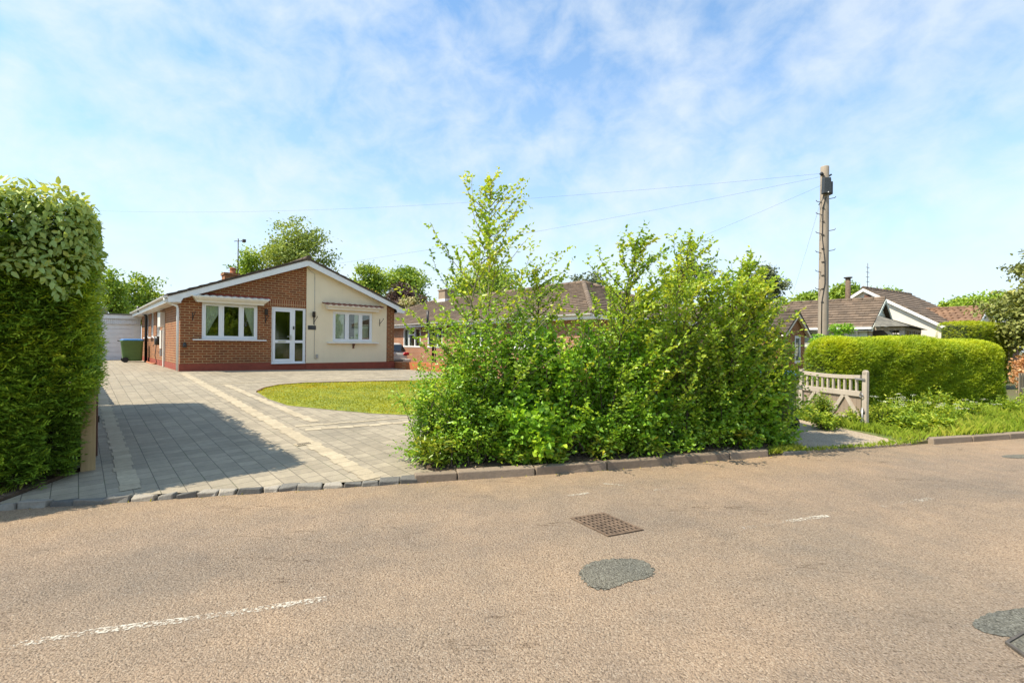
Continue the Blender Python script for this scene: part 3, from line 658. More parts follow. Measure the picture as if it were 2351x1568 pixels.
def curtain(parent, x0, x1, z0, z1, y, shape, folds=7):
    """shape(t) -> (left, right) edge fractions at height fraction t from the top"""
    mb = MB(); nz, nx = 14, folds*4; n0 = 0
    for i in range(nz+1):
        t = i/nz; l, r = shape(t)
        for j in range(nx+1):
            s = j/nx; x = x0+(x1-x0)*(l+(r-l)*s); mb.v.append((x, y+.02*math.sin(s*folds*2*math.pi+.6*math.sin(3*t)), z1+(z0-z1)*t))
    for i in range(nz):
        for j in range(nx): a = i*(nx+1)+j; mb.face((a, a+1, a+nx+2, a+nx+1), .5, True)
    return obj('curtain', mb, M['curtain'], parent)

# ------------------------------------------------------------------ the bungalow
hs = thing('bungalow', 'brown brick bungalow with a cream rendered half gable and white window frames', 'house', HC, HA)
W_, D_ = 7.75, 12.4; APX, APZ = 3.98, 4.72; EZ = 3.12
def gtop(x): return (APZ-.14) - abs(x-APX)*(APZ-EZ)/4.03
class T:
    def __init__(s, f, b): s.f, s.breaks = f, b
    def __call__(s, x): return s.f(x)
top = T(gtop, [APX, 4.0, 7.38])
H1, H2, HD = (.6, 2.3, 1.66, 2.91), (5.03, 6.72, 1.63, 2.86), (2.77, 3.99, .79, 2.89)
mb = MB(); wall_grid(mb, 0, 4.0, .3, top, [H1, HD], rev=.12); wall_grid(mb, 7.38, W_, .3, top, [], rev=.1)
SW = [(5.1, 6.3, 1.75, 2.86), (7.3, 8.3, 1.75, 2.86), (9.35, 10.3, 1.75, 2.86)]
wall_grid(mb, 0, D_, .3, T(lambda x: 2.98, []), SW, y=0, rev=.1, axis='y', flip=True)
wall_grid(mb, 0, D_, .3, T(lambda x: 2.98, []), [], y=W_, axis='y')
mb.poly([(W_, D_, .3), (0, D_, .3), (0, D_, 2.98), (APX, D_, APZ-.14), (W_, D_, 2.98)])
obj('wall', mb, M['brick'], hs)
mb = MB(); wall_grid(mb, 4.0, 7.38, .79, T(gtop, []), [H2], y=-.012, rev=.12); mb.poly([(4.0, -.012, .79), (4.0, .02, .79), (4.0, .02, gtop(4)), (4.0, -.012, gtop(4))][::-1])
mb.poly([(4.0, .02, .79), (4.0, -.012, .79), (7.38, -.012, .79), (7.38, .02, .79)][::-1]); mb.poly([(7.38, -.012, .79), (7.38, .02, .79), (7.38, .02, gtop(7.38)), (7.38, -.012, gtop(7.38))])
obj('rendered_panel', mb, M['render'], hs)
mb = MB(); wall_grid(mb, 4.0, 7.38, .3, T(lambda x: .79, []), [], y=0)
mb.hexa([(-.02, -.02, .3), (2.77, -.02, .3), (2.77, .02, .3), (-.02, .02, .3), (-.02, -.02, .83), (2.77, -.02, .83), (2.77, .02, .83), (-.02, .02, .83)])
mb.hexa([(4.0, -.024, .3), (W_+.02, -.024, .3), (W_+.02, .03, .3), (4.0, .03, .3), (4.0, -.024, .79), (W_+.02, -.024, .79), (W_+.02, .03, .79), (4.0, .03, .79)])
mb.box(-.02, .02, .02, D_, .3, .80); mb.box(2.775, 3.995, -.008, .05, .3, .785)
obj('plinth', mb, M['plinth'], hs)
mb = MB(); mb.box(2.3, 3.995, -.004, .02, 2.92, 3.145); obj('soldier_course', mb, M['soldier'], hs)
# rooms behind the glass
mb = MB()
for (a, b, mt) in ((.15, 2.6, 'room'), (4.3, 7.4, 'room')):
    mb.poly([(a, 3.2, .6), (b, 3.2, .6), (b, 3.2, 3.0), (a, 3.2, 3.0)]); mb.poly([(a, .13, .6), (a, 3.2, .6), (a, 3.2, 3.0), (a, .13, 3.0)]); mb.poly([(b, .13, .6), (b, .13, 3.0), (b, 3.2, 3.0), (b, 3.2, .6)])
    mb.poly([(a, .13, .9), (b, .13, .9), (b, 3.2, .9), (a, 3.2, .9)]); mb.poly([(a, .13, 3.0), (a, 3.2, 3.0), (b, 3.2, 3.0), (b, .13, 3.0)])
mb.box(.75, 1.5, .35, .75, 1.5, 1.85); mb.box(1.95, 2.35, .4, .7, 1.5, 1.86)
obj('front_room', mb, M['room'], hs)
mb = MB()
a, b = 2.72, 4.05
mb.poly([(a, 2.4, .6), (b, 2.4, .6), (b, 2.4, 3.0), (a, 2.4, 3.0)]); mb.poly([(a, .13, .6), (a, 2.4, .6), (a, 2.4, 3.0), (a, .13, 3.0)]); mb.poly([(b, .13, .6), (b, .13, 3.0), (b, 2.4, 3.0), (b, 2.4, .6)])
mb.poly([(a, .13, .8), (b, .13, .8), (b, 2.4, .8), (a, 2.4, .8)]); mb.poly([(a, .13, 2.9), (a, 2.4, 2.9), (b, 2.4, 2.9), (b, .13, 2.9)])
obj('hallway', mb, M['hall'], hs)
# roof: two tiled slopes, verge overhang
OV = .28; EO = .38
zl = gtop(0)+.2 - EO*(APZ-EZ)/4.03
def rz(x): return APZ+.07-abs(x-APX)*(APZ-EZ)/4.03
mb = MB()
l0, l1 = (-EO, -OV, rz(-EO)), (-EO, D_+.2, rz(-EO)); r0, r1 = (W_+EO, -OV, rz(W_+EO)), (W_+EO, D_+.2, rz(W_+EO)); a0, a1 = (APX, -OV, rz(APX)), (APX, D_+.2, rz(APX))
tiles(mb, l1, l0, a0, a1, .32, .3, .03, seed=2); tiles(mb, r0, r1, a1, a0, .32, .3, .03, seed=3)
under(mb, l1, l0, a0, a1); under(mb, r0, r1, a1, a0); ridge(mb, (APX, -OV-.01, APZ+.07), (APX, D_+.2, APZ+.07), .10)
roof = obj('roof', mb, M['tile_dark'], hs)
mb = MB(); cx0, cx1, cy = 2.22, 2.86, 5.0
mb.box(cx0+.04, cx1-.04, cy, cy+.6, 3.9, 4.52); mb.box(cx0, cx1, cy-.04, cy+.64, 4.52, 4.62)
ch = obj('chimney', mb, M['brick'], roof)
mb = MB(); mb.lathe((2.63, cy+.3, 4.62), [(.15, 0), (.12, .02), (.115, .2), (.13, .22), (.13, .26), (.09, .27)], 14); obj('chimney_pot', mb, M['pot'], roof)
mb = MB(); px, py = 2.82, cy+.25
mb.tube([(px, py, 4.1), (px, py, 6.22)], .022, 8); mb.bar((px-.16, py, 6.08), (px+.3, py+.1, 6.17), .02, .02)
for k in range(4): q = px-.1+k*.11; mb.bar((q, py-.1, 6.1+k*.02), (q, py+.2, 6.1+k*.02), .012, .012)
mb.box(px+.18, px+.3, py-.06, py+.12, 6.1, 6.22)
obj('aerial', mb, M['iron'], roof)
# barge boards with boxed eaves ends
def barge(sgn):
    e = -EO+.02 if sgn < 0 else W_+EO-.02
    pts = [(APX, rz(APX)-.045), (e, rz(e)-.045), (e, rz(e)-.25), (e-sgn*.34, rz(e)-.22), (e-sgn*.40, rz(e-sgn*.40)-.255), (APX, rz(APX)-.29)]
    mb = MB(); mb.prism([(x, -OV+.02, z) for x, z in (pts if sgn < 0 else pts[::-1])], (0, .03, 0)); o = obj('barge_board', mb, M['white_paint'], hs)
    s = MB(); q = [(APX, rz(APX)-.1), (e, rz(e)-.1), (e, rz(e)-.13), (APX, rz(APX)-.13)]
    s.prism([(x, -OV+.055, z) for x, z in (q if sgn < 0 else q[::-1])], (0, OV-.05, 0)); obj('soffit', s, M['white_paint'], hs)
barge(-1); barge(1)
for x0, s in ((-EO, 1), (W_+EO, -1)):
    mb = MB(); zz = rz(x0)
    x1 = 0 if s > 0 else W_
    a, b = min(x0, x1), max(x0, x1)
    mb.box(a+.02, b-.002, -.2, D_, zz-.24, zz-.215); mb.box(min(x0, x0+s*.03), max(x0, x0+s*.03), -.2, D_+.15, zz-.24, zz-.06); obj('soffit', mb, M['white_paint'], hs)
    mb = MB(); c = x0-s*.055
    prof = [(c+.055*math.cos(t), zz-.05+.055*math.sin(t)) for t in [math.pi+k*math.pi/6 for k in range(7)]]
    mb.prism([(x, -.27, z) for x, z in prof], (0, D_+.4, 0)); obj('gutter', mb, M['gutter'], hs)
mb = MB(); mb.tube([(-EO-.055, -.12, rz(-EO)-.1), (-EO-.05, -.12, rz(-EO)-.2), (-.09, -.02, 2.72), (-.07, -.01, 2.6), (-.07, -.01, .62)], .036, 10)
obj('downpipe', mb, M['white_paint'], hs)
mb = MB(); mb.tube([(-EO-.02, 9.1, 3.18), (-EO-.02, 9.1, 2.95), (-.14, 9.1, 2.82), (-.1, 9.1, 2.7), (-.1, 9.1, .55)], .058, 10); mb.tube([(-.1, 9.1, .6), (-.12, 8.7, .58), (-.12, 8.3, .57)], .05, 8)
mb.tube([(-.08, 9.5, 1.3), (-.08, 9.5, .55)], .04, 8)
obj('soil_pipe', mb, M['black'], hs)
mb = MB(); mb.tube([(-.1, 8.9, .62), (-.12, 8.2, .62), (-.1, 6.9, .6), (-.06, 5.8, .63)], .04, 8); obj('drain_pipe', mb, M['pot'], hs)
# front windows
w1 = window_frame(hs, *H1, .03, [.6, 1.17, 1.78, 2.3])
mb = MB(); mb.box(.34, 2.56, -.16, .03, 1.615, 1.655); obj('window_sill', mb, M['white_paint'], w1)
curtain(w1, .7, 1.1, 1.78, 2.82, .085, lambda t: (0, max(.12, 1-max(0, t-.3)**.9*1.25)), 5)
curtain(w1, 1.86, 2.22, 1.78, 2.82, .085, lambda t: (min(.8, .02+.85*t**1.1), 1), 5)
w2 = window_frame(hs, *H2, .03, [5.03, 5.62, 6.2, 6.72])
mb = MB(); mb.box(4.8, 6.96, -.16, .03, 1.565, 1.6); obj('window_sill', mb, M['white_paint'], w2)
mb = MB(); mb.prism([(5.85, -.015, 1.56), (5.85, -.13, 1.56), (5.85, -.1, 1.5), (5.85, -.05, 1.45), (5.85, -.04, 1.36), (5.85, -.015, 1.36)], (.07, 0, 0)); obj('sill_bracket', mb, M['red_wood'], w2)
curtain(w2, 5.12, 5.55, 1.75, 2.78, .085, lambda t: (0, .95), 5); curtain(w2, 5.95, 6.14, 1.75, 2.78, .085, lambda t: (.1, 1), 3)
mb = MB(); mb.box(6.3, 6.64, .2, .22, 2.33, 2.36); mb.box(6.3, 6.64, .2, .22, 1.78, 2.3); obj('blind', mb, M['curtain'], w2)
mb = MB(); mb.lathe((5.85, .12, 1.73), [(.05, 0), (.06, .1), (.02, .11)], 10); obj('plant_pot', mb, M['box_white'], w2)
# canopies: a cream coved box under a scalloped strip of tiles
def canopy(x0, x1, zt, tile):
    mb = MB(); a, b = x0, x1; z = zt
    prof = [(.0, -.2), (-.19, -.2), (-.20, -.125), (-.25, -.118), (-.31, -.045), (-.31, -.01), (0, .03)]
    n = len(prof); k = [.14, .14, .14, .11, .02, 0, 0]
    for sd in (0, 1):
        for (y, dz), kk in zip(prof, k): mb.v.append(((a+kk) if sd == 0 else (b-kk), y-.014, z+dz))
    mb.face(range(n)); mb.face(range(2*n-1, n-1, -1))
    for i in range(n): j = (i+1) % n; mb.face((i, n+i, n+j, j))
    c = obj('window_canopy', mb, M['canopy'], hs)
    mb = MB(); m = 84; rows = [(-.325, -.028), (-.325, .0), (-.012, .075), (-.012, .05)]
    for i in range(m+1):
        s = i/m; x = a-.03+(b-a+.06)*s; w = .016*math.cos(s*11*2*math.pi)
        for (y, dz) in rows: mb.v.append((x, y, z+dz+w*(1 if y < -.1 else .6)))
    for i in range(m):
        for j in range(4): q = (j+1) % 4; mb.face((i*4+j, i*4+q, (i+1)*4+q, (i+1)*4+j), .5, True)
    mb.face((0, 3, 2, 1)); mb.face((m*4, m*4+1, m*4+2, m*4+3))
    obj('tile_strip', mb, tile, c)
    if tile is M['canopy']:
        s = MB(); s.box(a+.02, b+.12, -.006, .01, z+.03, z+.12); obj('flashing_band', s, M['plinth'], c)
canopy(.28, 2.6, 3.09, M['canopy']); canopy(4.62, 7.06, 3.10, M['tile_red'])
# front door with side light
mb = MB(); x0, x1, z0, z1 = HD; y = .03
mb.box(x0, x1, y, y+.07, z1-.09, z1); mb.box(x0, x1, y, y+.07, z0, z0+.07); mb.box(x0, x0+.05, y, y+.07, z0+.07, z1-.09); mb.box(x1-.1, x1, y, y+.07, z0+.07, z1-.09); mb.box(3.5, 3.6, y, y+.07, z0+.07, z1-.09)
mb.box(3.6, x1-.1, y, y+.06, 1.56, 1.66)
mb.box(x0-.02, x1-.03, -.09, .03, z0-.012, z0+.02)
dr = obj('front_door', mb, M['upvc'], hs, .004)
mb = MB(); a, b = x0+.052, 3.498; yy = .012
mb.box(a, a+.075, yy, yy+.05, z0+.075, z1-.095); mb.box(b-.085, b, yy, yy+.05, z0+.075, z1-.095); mb.box(a+.075, b-.085, yy, yy+.05, z0+.075, z0+.17); mb.box(a+.075, b-.085, yy, yy+.05, z1-.17, z1-.095); mb.box(a+.075, b-.085, yy, yy+.05, 1.555, 1.665)
lf = obj('door_leaf', mb, M['upvc'], hs, .004)
for (p, q, r, s) in ((a+.075, b-.085, z0+.17, 1.555), (a+.075, b-.085, 1.665, z1-.17)):
    m_ = MB(); m_.box(p, q, yy+.018, yy+.03, r, s); obj('pane', m_, M['door_glass'], lf)
for (r, s) in ((z0+.07, 1.56), (1.66, z1-.09)):
    m_ = MB(); m_.box(3.6, x1-.1, y+.02, y+.035, r, s); obj('pane', m_, M['door_glass'], dr)
mb = MB(); mb.box(3.0, 3.27, yy-.012, yy+.002, 1.585, 1.638); obj('letterbox', mb, M['chrome'], lf)
mb = MB(); mb.box(3.43, 3.465, yy-.012, yy+.002, 1.66, 1.86); mb.bar((3.45, yy-.04, 1.79), (3.30, yy-.045, 1.80), .02, .02); mb.bar((3.45, yy-.045, 1.79), (3.45, yy, 1.79), .02, .02); obj('door_handle', mb, M['chrome'], lf)
mb = MB(); mb.box(3.525, 3.575, .012, .031, 2.07, 2.19); obj('doorbell', mb, M['slate_sign'], dr)
# wall lamps, hanging basket brackets, plaque, cable
for lx in (2.56, 4.255):
    mb = MB(); y0 = -.004 if lx < 4 else -.014
    mb.box(lx-.035, lx+.035, y0-.02, y0, 2.6, 2.72); mb.lathe((lx, y0-.09, 2.56), [(.045, 0), (.06, .02), (.055, .19), (.062, .2), (.05, .215)], 12)
    mb.bar((lx, y0-.01, 2.68), (lx, y0-.06, 2.68), .03, .03); obj('wall_lamp', mb, M['black'], hs)
for lx, z, ln in ((.34, 2.41, .24), (2.56, 2.4, .25), (4.28, 2.43, .27), (7.05, 2.47, .27)):
    mb = MB(); y0 = -.002 if lx < 4 else -.014
    mb.box(lx-.012, lx+.012, y0-.012, y0, z-ln*.55, z+ln*.55); mb.bar((lx, y0-.006, z-ln*.25), (lx+.02, y0-.28, z+ln*.42), .014, .014); mb.tube([(lx+.02, y0-.27, z+ln*.4), (lx+.02, y0-.31, z+ln*.5), (lx+.02, y0-.29, z+ln*.62)], .012, 6)
    obj('hanging_bracket', mb, M['black'], hs)
mb = MB(); mb.box(4.06, 4.36, -.03, -.013, 2.08, 2.24); pl = obj('house_number_plaque', mb, M['slate_sign'], hs, .003)
cu = bpy.data.curves.new('numerals', 'FONT'); cu.body = '15'; cu.size = .11; cu.extrude = .001; to = bpy.data.objects.new('tmp', cu)
COL.objects.link(to); dg = bpy.context.evaluated_depsgraph_get(); me = bpy.data.meshes.new_from_object(to.evaluated_get(dg)); bpy.data.objects.remove(to)
me.materials.clear(); me.materials.append(M['grey_mark']); to = link(bpy.data.objects.new('numerals', me), pl); to.rotation_euler = (R0(90), 0, 0); to.location = (4.2, -.032, 2.12)
mb = MB(); mb.tube([(4.02, -.018, 4.45), (4.15, -.022, 4.33), (4.3, -.02, 4.25), (4.31, -.02, 2.8), (4.31, -.02, .98), (4.35, -.02, .93), (4.4, -.02, .97)], .007, 6)
mb.tube([(4.3, -.02, 4.1), (4.31, -.02, 4.05)], .008, 6); obj('cable', mb, M['steel'], hs)
mb = MB(); mb.box(4.37, 4.45, -.05, -.013, .98, 1.12); obj('junction_box', mb, M['steel'], hs)
# left flank: windows, meter boxes, hose reel
for (a, b, c, d) in SW:
    mb = MB(); f = .06
    mb.box(.03, .1, a, b, c, c+f); mb.box(.03, .1, a, b, d-f, d); mb.box(.03, .1, a, a+f, c+f, d-f); mb.box(.03, .1, b-f, b, c+f, d-f); mb.box(.02, .1, (a+b)/2-.03, (a+b)/2+.03, c+f, d-f)
    w = obj('side_window', mb, M['upvc'], hs); p = MB(); p.box(.05, .06, a+f, b-f, c+f, d-f); obj('pane', p, M['glass'], w)
    s = MB(); s.box(-.1, .03, a-.06, b+.06, c-.05, c-.002); obj('window_sill', s, M['white_paint'], w)
mb = MB(); mb.box(-.16, -.001, 3.55, 4.3, 2.12, 2.68); obj('meter_box', mb, M['box_white'], hs, .012)
mb = MB(); mb.box(-.1, -.001, 3.85, 4.25, 1.28, 2.0); mb.box(-.07, -.001, 3.45, 3.6, .6, 2.1); obj('meter_box', mb, M['box_white'], hs, .008)
mb = MB(); mb.box(-.1, -.001, 3.95, 4.15, 1.0, 1.26); obj('gas_box', mb, M['steel'], hs)
mb = MB(); mb.tube([(-.2, 4.75, 1.6), (-.04, 4.75, 1.6)], [.18, .18], 16); mb.tube([(-.1, 4.9, 1.5), (-.2, 5.3, 1.4), (-.15, 5.6, 1.35)], .012, 6); mb.tube([(-.15, 4.7, 1.45), (-.18, 4.8, 1.0), (-.1, 5.0, .7)], .012, 6); obj('hose_reel', mb, M['black'], hs)
mb = MB(); mb.lathe((.12, -.07, 1.38), [(.05, 0), (.06, .03), (.05, .12), (.02, .16)], 10); mb.box(.09, .15, -.07, -.002, 1.44, 1.5); obj('outdoor_tap_cover', mb, M['black'], hs)

# ------------------------------------------------------------------ garage, wheelie bins, dwarf wall
ga = thing('garage', 'white flat roofed garage with a ribbed up and over door behind the drive', 'garage', HC, HA)
y0 = 12.75
mb = MB(); wall_grid(mb, -3.2, -.02, .3, T(lambda x: 2.9, []), [(-2.75, -.3, .5, 2.42)], y=y0, rev=.15); mb.poly([(-3.2, y0, .3), (-3.2, y0, 2.9), (-3.2, y0+6, 2.9), (-3.2, y0+6, .3)]); mb.poly([(-.02, y0, .3), (-.02, y0+6, .3), (-.02, y0+6, 2.9), (-.02, y0, 2.9)])
obj('wall', mb, M['white_paint'], ga)
mb = MB(); mb.box(-3.35, .05, y0-.16, y0+6, 2.9, 2.96); obj('roof', mb, M['slate'], ga)
mb = MB(); mb.box(-3.3, .03, y0-.12, y0-.09, 2.7, 2.895); mb.box(-.86, -.76, y0-.14, y0-.12, 2.78, 2.86)
obj('fascia', mb, M['white_paint'], ga)
mb = MB()
for i in range(40): mb.box(-3.2+i*.08, -3.2+i*.08+.045, y0-.06, y0-.02, 2.42, 2.69)
mb.box(-3.2, -.02, y0-.022, y0-.002, 2.42, 2.69); obj('ribbed_panel', mb, M['garage'], ga)
mb = MB()
for i in range(8): z = .52+i*.2375; mb.box(-2.75, -.3, y0+.02, y0+.05, z, z+.2285)
mb.box(-2.75, -.3, y0+.052, y0+.07, .5, 2.42); gd_ = obj('garage_door', mb, M['garage'], ga, .004)
mb = MB(); mb.box(-1.62, -1.42, y0-.0, y0+.018, 1.06, 1.1); mb.bar((-1.52, y0-.03, 1.0), (-1.52, y0-.03, 1.1), .03, .03); obj('handle', mb, M['iron'], gd_)
sh = thing('outbuilding', 'low tan flat roofed outbuilding showing above the garage', 'outbuilding', HC, HA)
mb = MB(); wall_grid(mb, -3.6, -1.15, .4, T(lambda x: 3.25, []), [], y=21, rev=.1); mb.poly([(-1.15, 21, .4), (-1.15, 24, .4), (-1.15, 24, 3.25), (-1.15, 21, 3.25)]); obj('wall', mb, M['white_render'], sh)
mb = MB(); mb.box(-3.7, -1.05, 20.9, 24, 3.25, 3.68); obj('roof', mb, M['fence'], sh)

def ring_loft(mb, rings, n=24, p=4.0, t=.5, smooth=True):    # rings of (cx, cy, z, half x, half y) as superellipses
    b = len(mb.v)
    for (cx, cy, z, hx, hy) in rings:
        for k in range(n):
            a = 2*math.pi*k/n; c, s = math.cos(a), math.sin(a)
            mb.v.append((cx+hx*math.copysign(abs(c)**(2/p), c), cy+hy*math.copysign(abs(s)**(2/p), s), z))
    for i in range(len(rings)-1):
        for k in range(n): q = (k+1) % n; mb.face((b+i*n+k, b+i*n+q, b+(i+1)*n+q, b+(i+1)*n+k), t, smooth)
    mb.face([b+n-1-k for k in range(n)], t); mb.face([b+(len(rings)-1)*n+k for k in range(n)], t)
def wheelie(label, loc, rz, grp):
    t = thing('wheelie_bin', label, 'wheelie bin', loc, rz, grp)
    mb = MB(); ring_loft(mb, [(.02, 0, .06, .33, .25), (.02, 0, .1, .345, .26), (0, 0, .93, .40, .30), (0, 0, .955, .425, .325), (0, 0, .99, .425, .325)], 28, 8); obj('body', mb, M['bin_green'], t)
    mb = MB(); ring_loft(mb, [(.01, 0, .992, .43, .33), (.01, 0, 1.02, .435, .335), (.02, 0, 1.06, .38, .29), (.02, 0, 1.07, .2, .15)], 28, 6); obj('lid', mb, M['bin_blue'], t)
    mb = MB(); mb.tube([(-.44, -.2, .96), (-.5, -.2, .98), (-.5, .2, .98), (-.44, .2, .96)], .018, 8); obj('handle', mb, M['rubber'], t)
    for s in (-1, 1):
        mb = MB(); mb.tube([(-.25, s*.28, .12), (-.25, s*.34, .12)], [.12, .12], 18); obj('wheel', mb, M['rubber'], t)
    return t
bl = L2W(-.62, 9.0); wb = wheelie('green wheelie bin with a blue lid standing before the garage', (bl.x, bl.y, hgt(bl.x, bl.y)), HA, 'green wheelie bins')
wb2 = copy_tree(wb); p = at(1764, 905, 8.7); wb2.location = (p.x, p.y, hgt(p.x, p.y)); wb2.rotation_euler.z = R0(100); wb2['label'] = 'green wheelie bin half hidden behind the post of the gravel entrance'
mb = MB(); a, b = L2W(W_+.06, .1), L2W(W_+.06, -6.0); wd = ex*.105
mb.hexa([(a.x, a.y, .1), (b.x, b.y, .1), (b.x+wd.x, b.y+wd.y, .1), (a.x+wd.x, a.y+wd.y, .1), (a.x, a.y, .77), (b.x, b.y, .9), (b.x+wd.x, b.y+wd.y, .9), (a.x+wd.x, a.y+wd.y, .77)])
o = obj('garden_wall', mb, M['brick3']); tag(o, 'low bright orange brick wall running forward from the bungalow corner', 'garden wall')

# ------------------------------------------------------------------ parked car (its rear shows past the bungalow)
NA = R0(39.3); nx = Vector((math.cos(NA), math.sin(NA), 0)); ny = Vector((-math.sin(NA), math.cos(NA), 0))
cr = at(942, 810, 24.6); cc = cr - nx*.86; cz = .16
car = thing('parked_car', 'silver hatchback parked beside the brick bungalow, seen from behind', 'car', (cc.x, cc.y, cz), NA)
mb = MB()
def bodyring(z, r, f, hw): return (0, (r+f)/2, z, hw, (f-r)/2)
ring_loft(mb, [bodyring(.2, .12, 3.85, .76), bodyring(.34, .02, 3.95, .83), bodyring(.62, -.02, 3.98, .86), bodyring(.86, .04, 3.9, .86), bodyring(.98, .12, 3.6, .83)], 40, 7)
ring_loft(mb, [bodyring(.985, .13, 2.95, .80), bodyring(1.02, .16, 2.85, .79), bodyring(1.40, .46, 2.1, .66), bodyring(1.45, .62, 1.9, .60)], 40, 6)
obj('body', mb, M['car_paint'], car)
mb = MB(); mb.hexa([(-.66, .115, 1.03), (.66, .115, 1.03), (.66, .15, 1.03), (-.66, .15, 1.03), (-.56, .40, 1.37), (.56, .40, 1.37), (.56, .44, 1.37), (-.56, .44, 1.37)]); obj('rear_window', mb, M['car_glass'], car)
mb = MB()
for s in (-1, 1): mb.hexa([(s*.80, .45, 1.04), (s*.80, 2.5, 1.04), (s*.70, 2.5, 1.04), (s*.70, .45, 1.04), (s*.69, .75, 1.36), (s*.69, 2.0, 1.36), (s*.6, 2.0, 1.36), (s*.6, .75, 1.36)] if s > 0 else [(s*.70, .45, 1.04), (s*.70, 2.5, 1.04), (s*.80, 2.5, 1.04), (s*.80, .45, 1.04), (s*.6, .75, 1.36), (s*.6, 2.0, 1.36), (s*.69, 2.0, 1.36), (s*.69, .75, 1.36)])
obj('side_window', mb, M['car_glass'], car)
for s in (-1, 1):
    mb = MB(); ring_loft(mb, [(s*.62, .05, .82, .15, .05), (s*.64, .055, .86, .17, .07), (s*.65, .065, .93, .16, .075), (s*.66, .09, .97, .12, .06)], 20, 3); obj('tail_light', mb, M['tail_red'], car)
mb = MB(); ring_loft(mb, [(0, .01, .36, .80, .09), (0, -.02, .42, .84, .12), (0, -.03, .60, .84, .11), (0, .0, .64, .82, .09)], 28, 6); obj('bumper', mb, M['car_paint'], car)
mb = MB(); mb.box(-.36, .36, -.155, -.13, .52, .575); mb.box(-.45, .45, -.15, -.125, .615, .63); obj('plate_recess', mb, M['rubber'], car)
mb = MB(); c0 = (0, -.012, .87)
for k in range(16):
    a, b = 2*math.pi*k/16, 2*math.pi*(k+1)/16; mb.bar((.058*math.cos(a), c0[1], c0[2]+.058*math.sin(a)), (.058*math.cos(b), c0[1], c0[2]+.058*math.sin(b)), .012, .012, (0, 1, 0))
for (u, v, p, q) in ((-.025, .045, 0, .008), (.025, .045, 0, .008), (-.045, .01, -.02, -.045), (-.02, -.045, 0, -.005), (0, -.005, .02, -.045), (.02, -.045, .045, .01)):
    mb.bar((u, c0[1], c0[2]+v), (p, c0[1], c0[2]+q), .009, .009, (0, 1, 0))
obj('badge', mb, M['chrome'], car)
for (wx, wy) in ((-.78, .7), (.78, .7), (-.78, 3.2), (.78, 3.2)):
    mb = MB(); mb.tube([(wx-.1, wy, .31), (wx-.08, wy, .31), (wx+.08, wy, .31), (wx+.1, wy, .31)], [.27, .31, .31, .27], 24); wv = obj('wheel', mb, M['rubber'], car)
    mb = MB(); s = 1 if wx > 0 else -1; mb.tube([(wx+s*.06, wy, .31), (wx+s*.112, wy, .31)], [.19, .17], 20); obj('rim', mb, M['steel'], wv)

# ------------------------------------------------------------------ the neighbour's brick bungalow
NP = Vector((-5.54, 26.0, 0))
nb = thing('brick_bungalow', 'long red brick bungalow with a brown hipped roof behind the bushes', 'house', NP, NA)
y0, y1, dw, ze, zr = -13.0, 8.7, 8.0, 2.52, 4.46
NW = [(-1.0, 1.0, 1.39, 2.44), (-3.25, -1.78, 1.39, 2.44), (-7.2, -5.2, 1.39, 2.44), (-10.8, -8.9, 1.39, 2.44)]
mb = MB(); wall_grid(mb, y0, y1, -.2, T(lambda x: ze, []), NW, y=0, rev=.1, axis='y', flip=True)
wall_grid(mb, 0, dw, -.2, T(lambda x: ze, []), [(2, 4, 1.2, 2.3)], y=y0, rev=.1); mb.poly([(dw, y0, -.2), (dw, y1, -.2), (dw, y1, ze), (dw, y0, ze)]); mb.poly([(dw, y1, -.2), (0, y1, -.2), (0, y1, ze), (dw, y1, ze)])
obj('wall', mb, M['brick2'], nb)
mb = MB(); mb.poly([(1.2, y0, -.1), (1.2, y1, -.1), (1.2, y1, 2.5), (1.2, y0, 2.5)]); mb.poly([(.1, y0+.05, 2.5), (1.2, y0+.05, 2.5), (1.2, y1, 2.5), (.1, y1, 2.5)]); obj('inner_room', mb, M['white_render'], nb)
o = .35; h = .16; A_, B_, C_, D2 = (-o, y0-o, ze+.12), (-o, y1+o, ze+.12), (dw+o, y1+o, ze+.12), (dw+o, y0-o, ze+.12); Rf, Rb = (dw/2, y0+4.0, zr), (dw/2, y1-4.0, zr)
mb = MB(); tiles(mb, B_, A_, Rf, Rb, .3, .33, .044, seed=5); tiles(mb, A_, D2, Rf, Rf, .3, .33, .044, seed=6); tiles(mb, D2, C_, Rb, Rf, .3, .33, .032, seed=7); tiles(mb, C_, B_, Rb, Rb, .3, .33, .032, seed=8)
under(mb, B_, A_, Rf, Rb); under(mb, D2, C_, Rb, Rf); ridge(mb, Rf, Rb); ridge(mb, A_, Rf); ridge(mb, B_, Rb); ridge(mb, D2, Rf)
rf = obj('roof', mb, M['tile_brown'], nb)
mb = MB(); mb.box(dw/2-.35, dw/2+.35, 2.6, 3.4, 4.2, 5.05); mb.box(dw/2-.4, dw/2+.4, 2.55, 3.45, 5.05, 5.13); c_ = obj('chimney', mb, M['fence'], rf)
mb = MB(); mb.box(dw/2-.42, dw/2+.42, 2.5, 3.5, 4.25, 4.5); obj('flashing', mb, M['white_paint'], rf)
mb = MB(); mb.tube([(dw/2, 3, 5.0), (dw/2, 3, 6.2)], .025, 6); obj('aerial', mb, M['steel'], rf)
mb = MB(); mb.box(-o-.02, -o+.01, y0-o, y1+o, ze-.06, ze+.09); mb.box(-o+.01, 0, y0-o, y1+o, ze-.06, ze-.03); mb.box(-o, dw+o, y0-o-.02, y0-o+.01, ze-.06, ze+.09); obj('fascia', mb, M['gutter'], nb)
mb = MB(); c = -o-.075
prof = [(c+.055*math.cos(t), ze+.115+.055*math.sin(t)) for t in [math.pi+k*math.pi/6 for k in range(7)]]
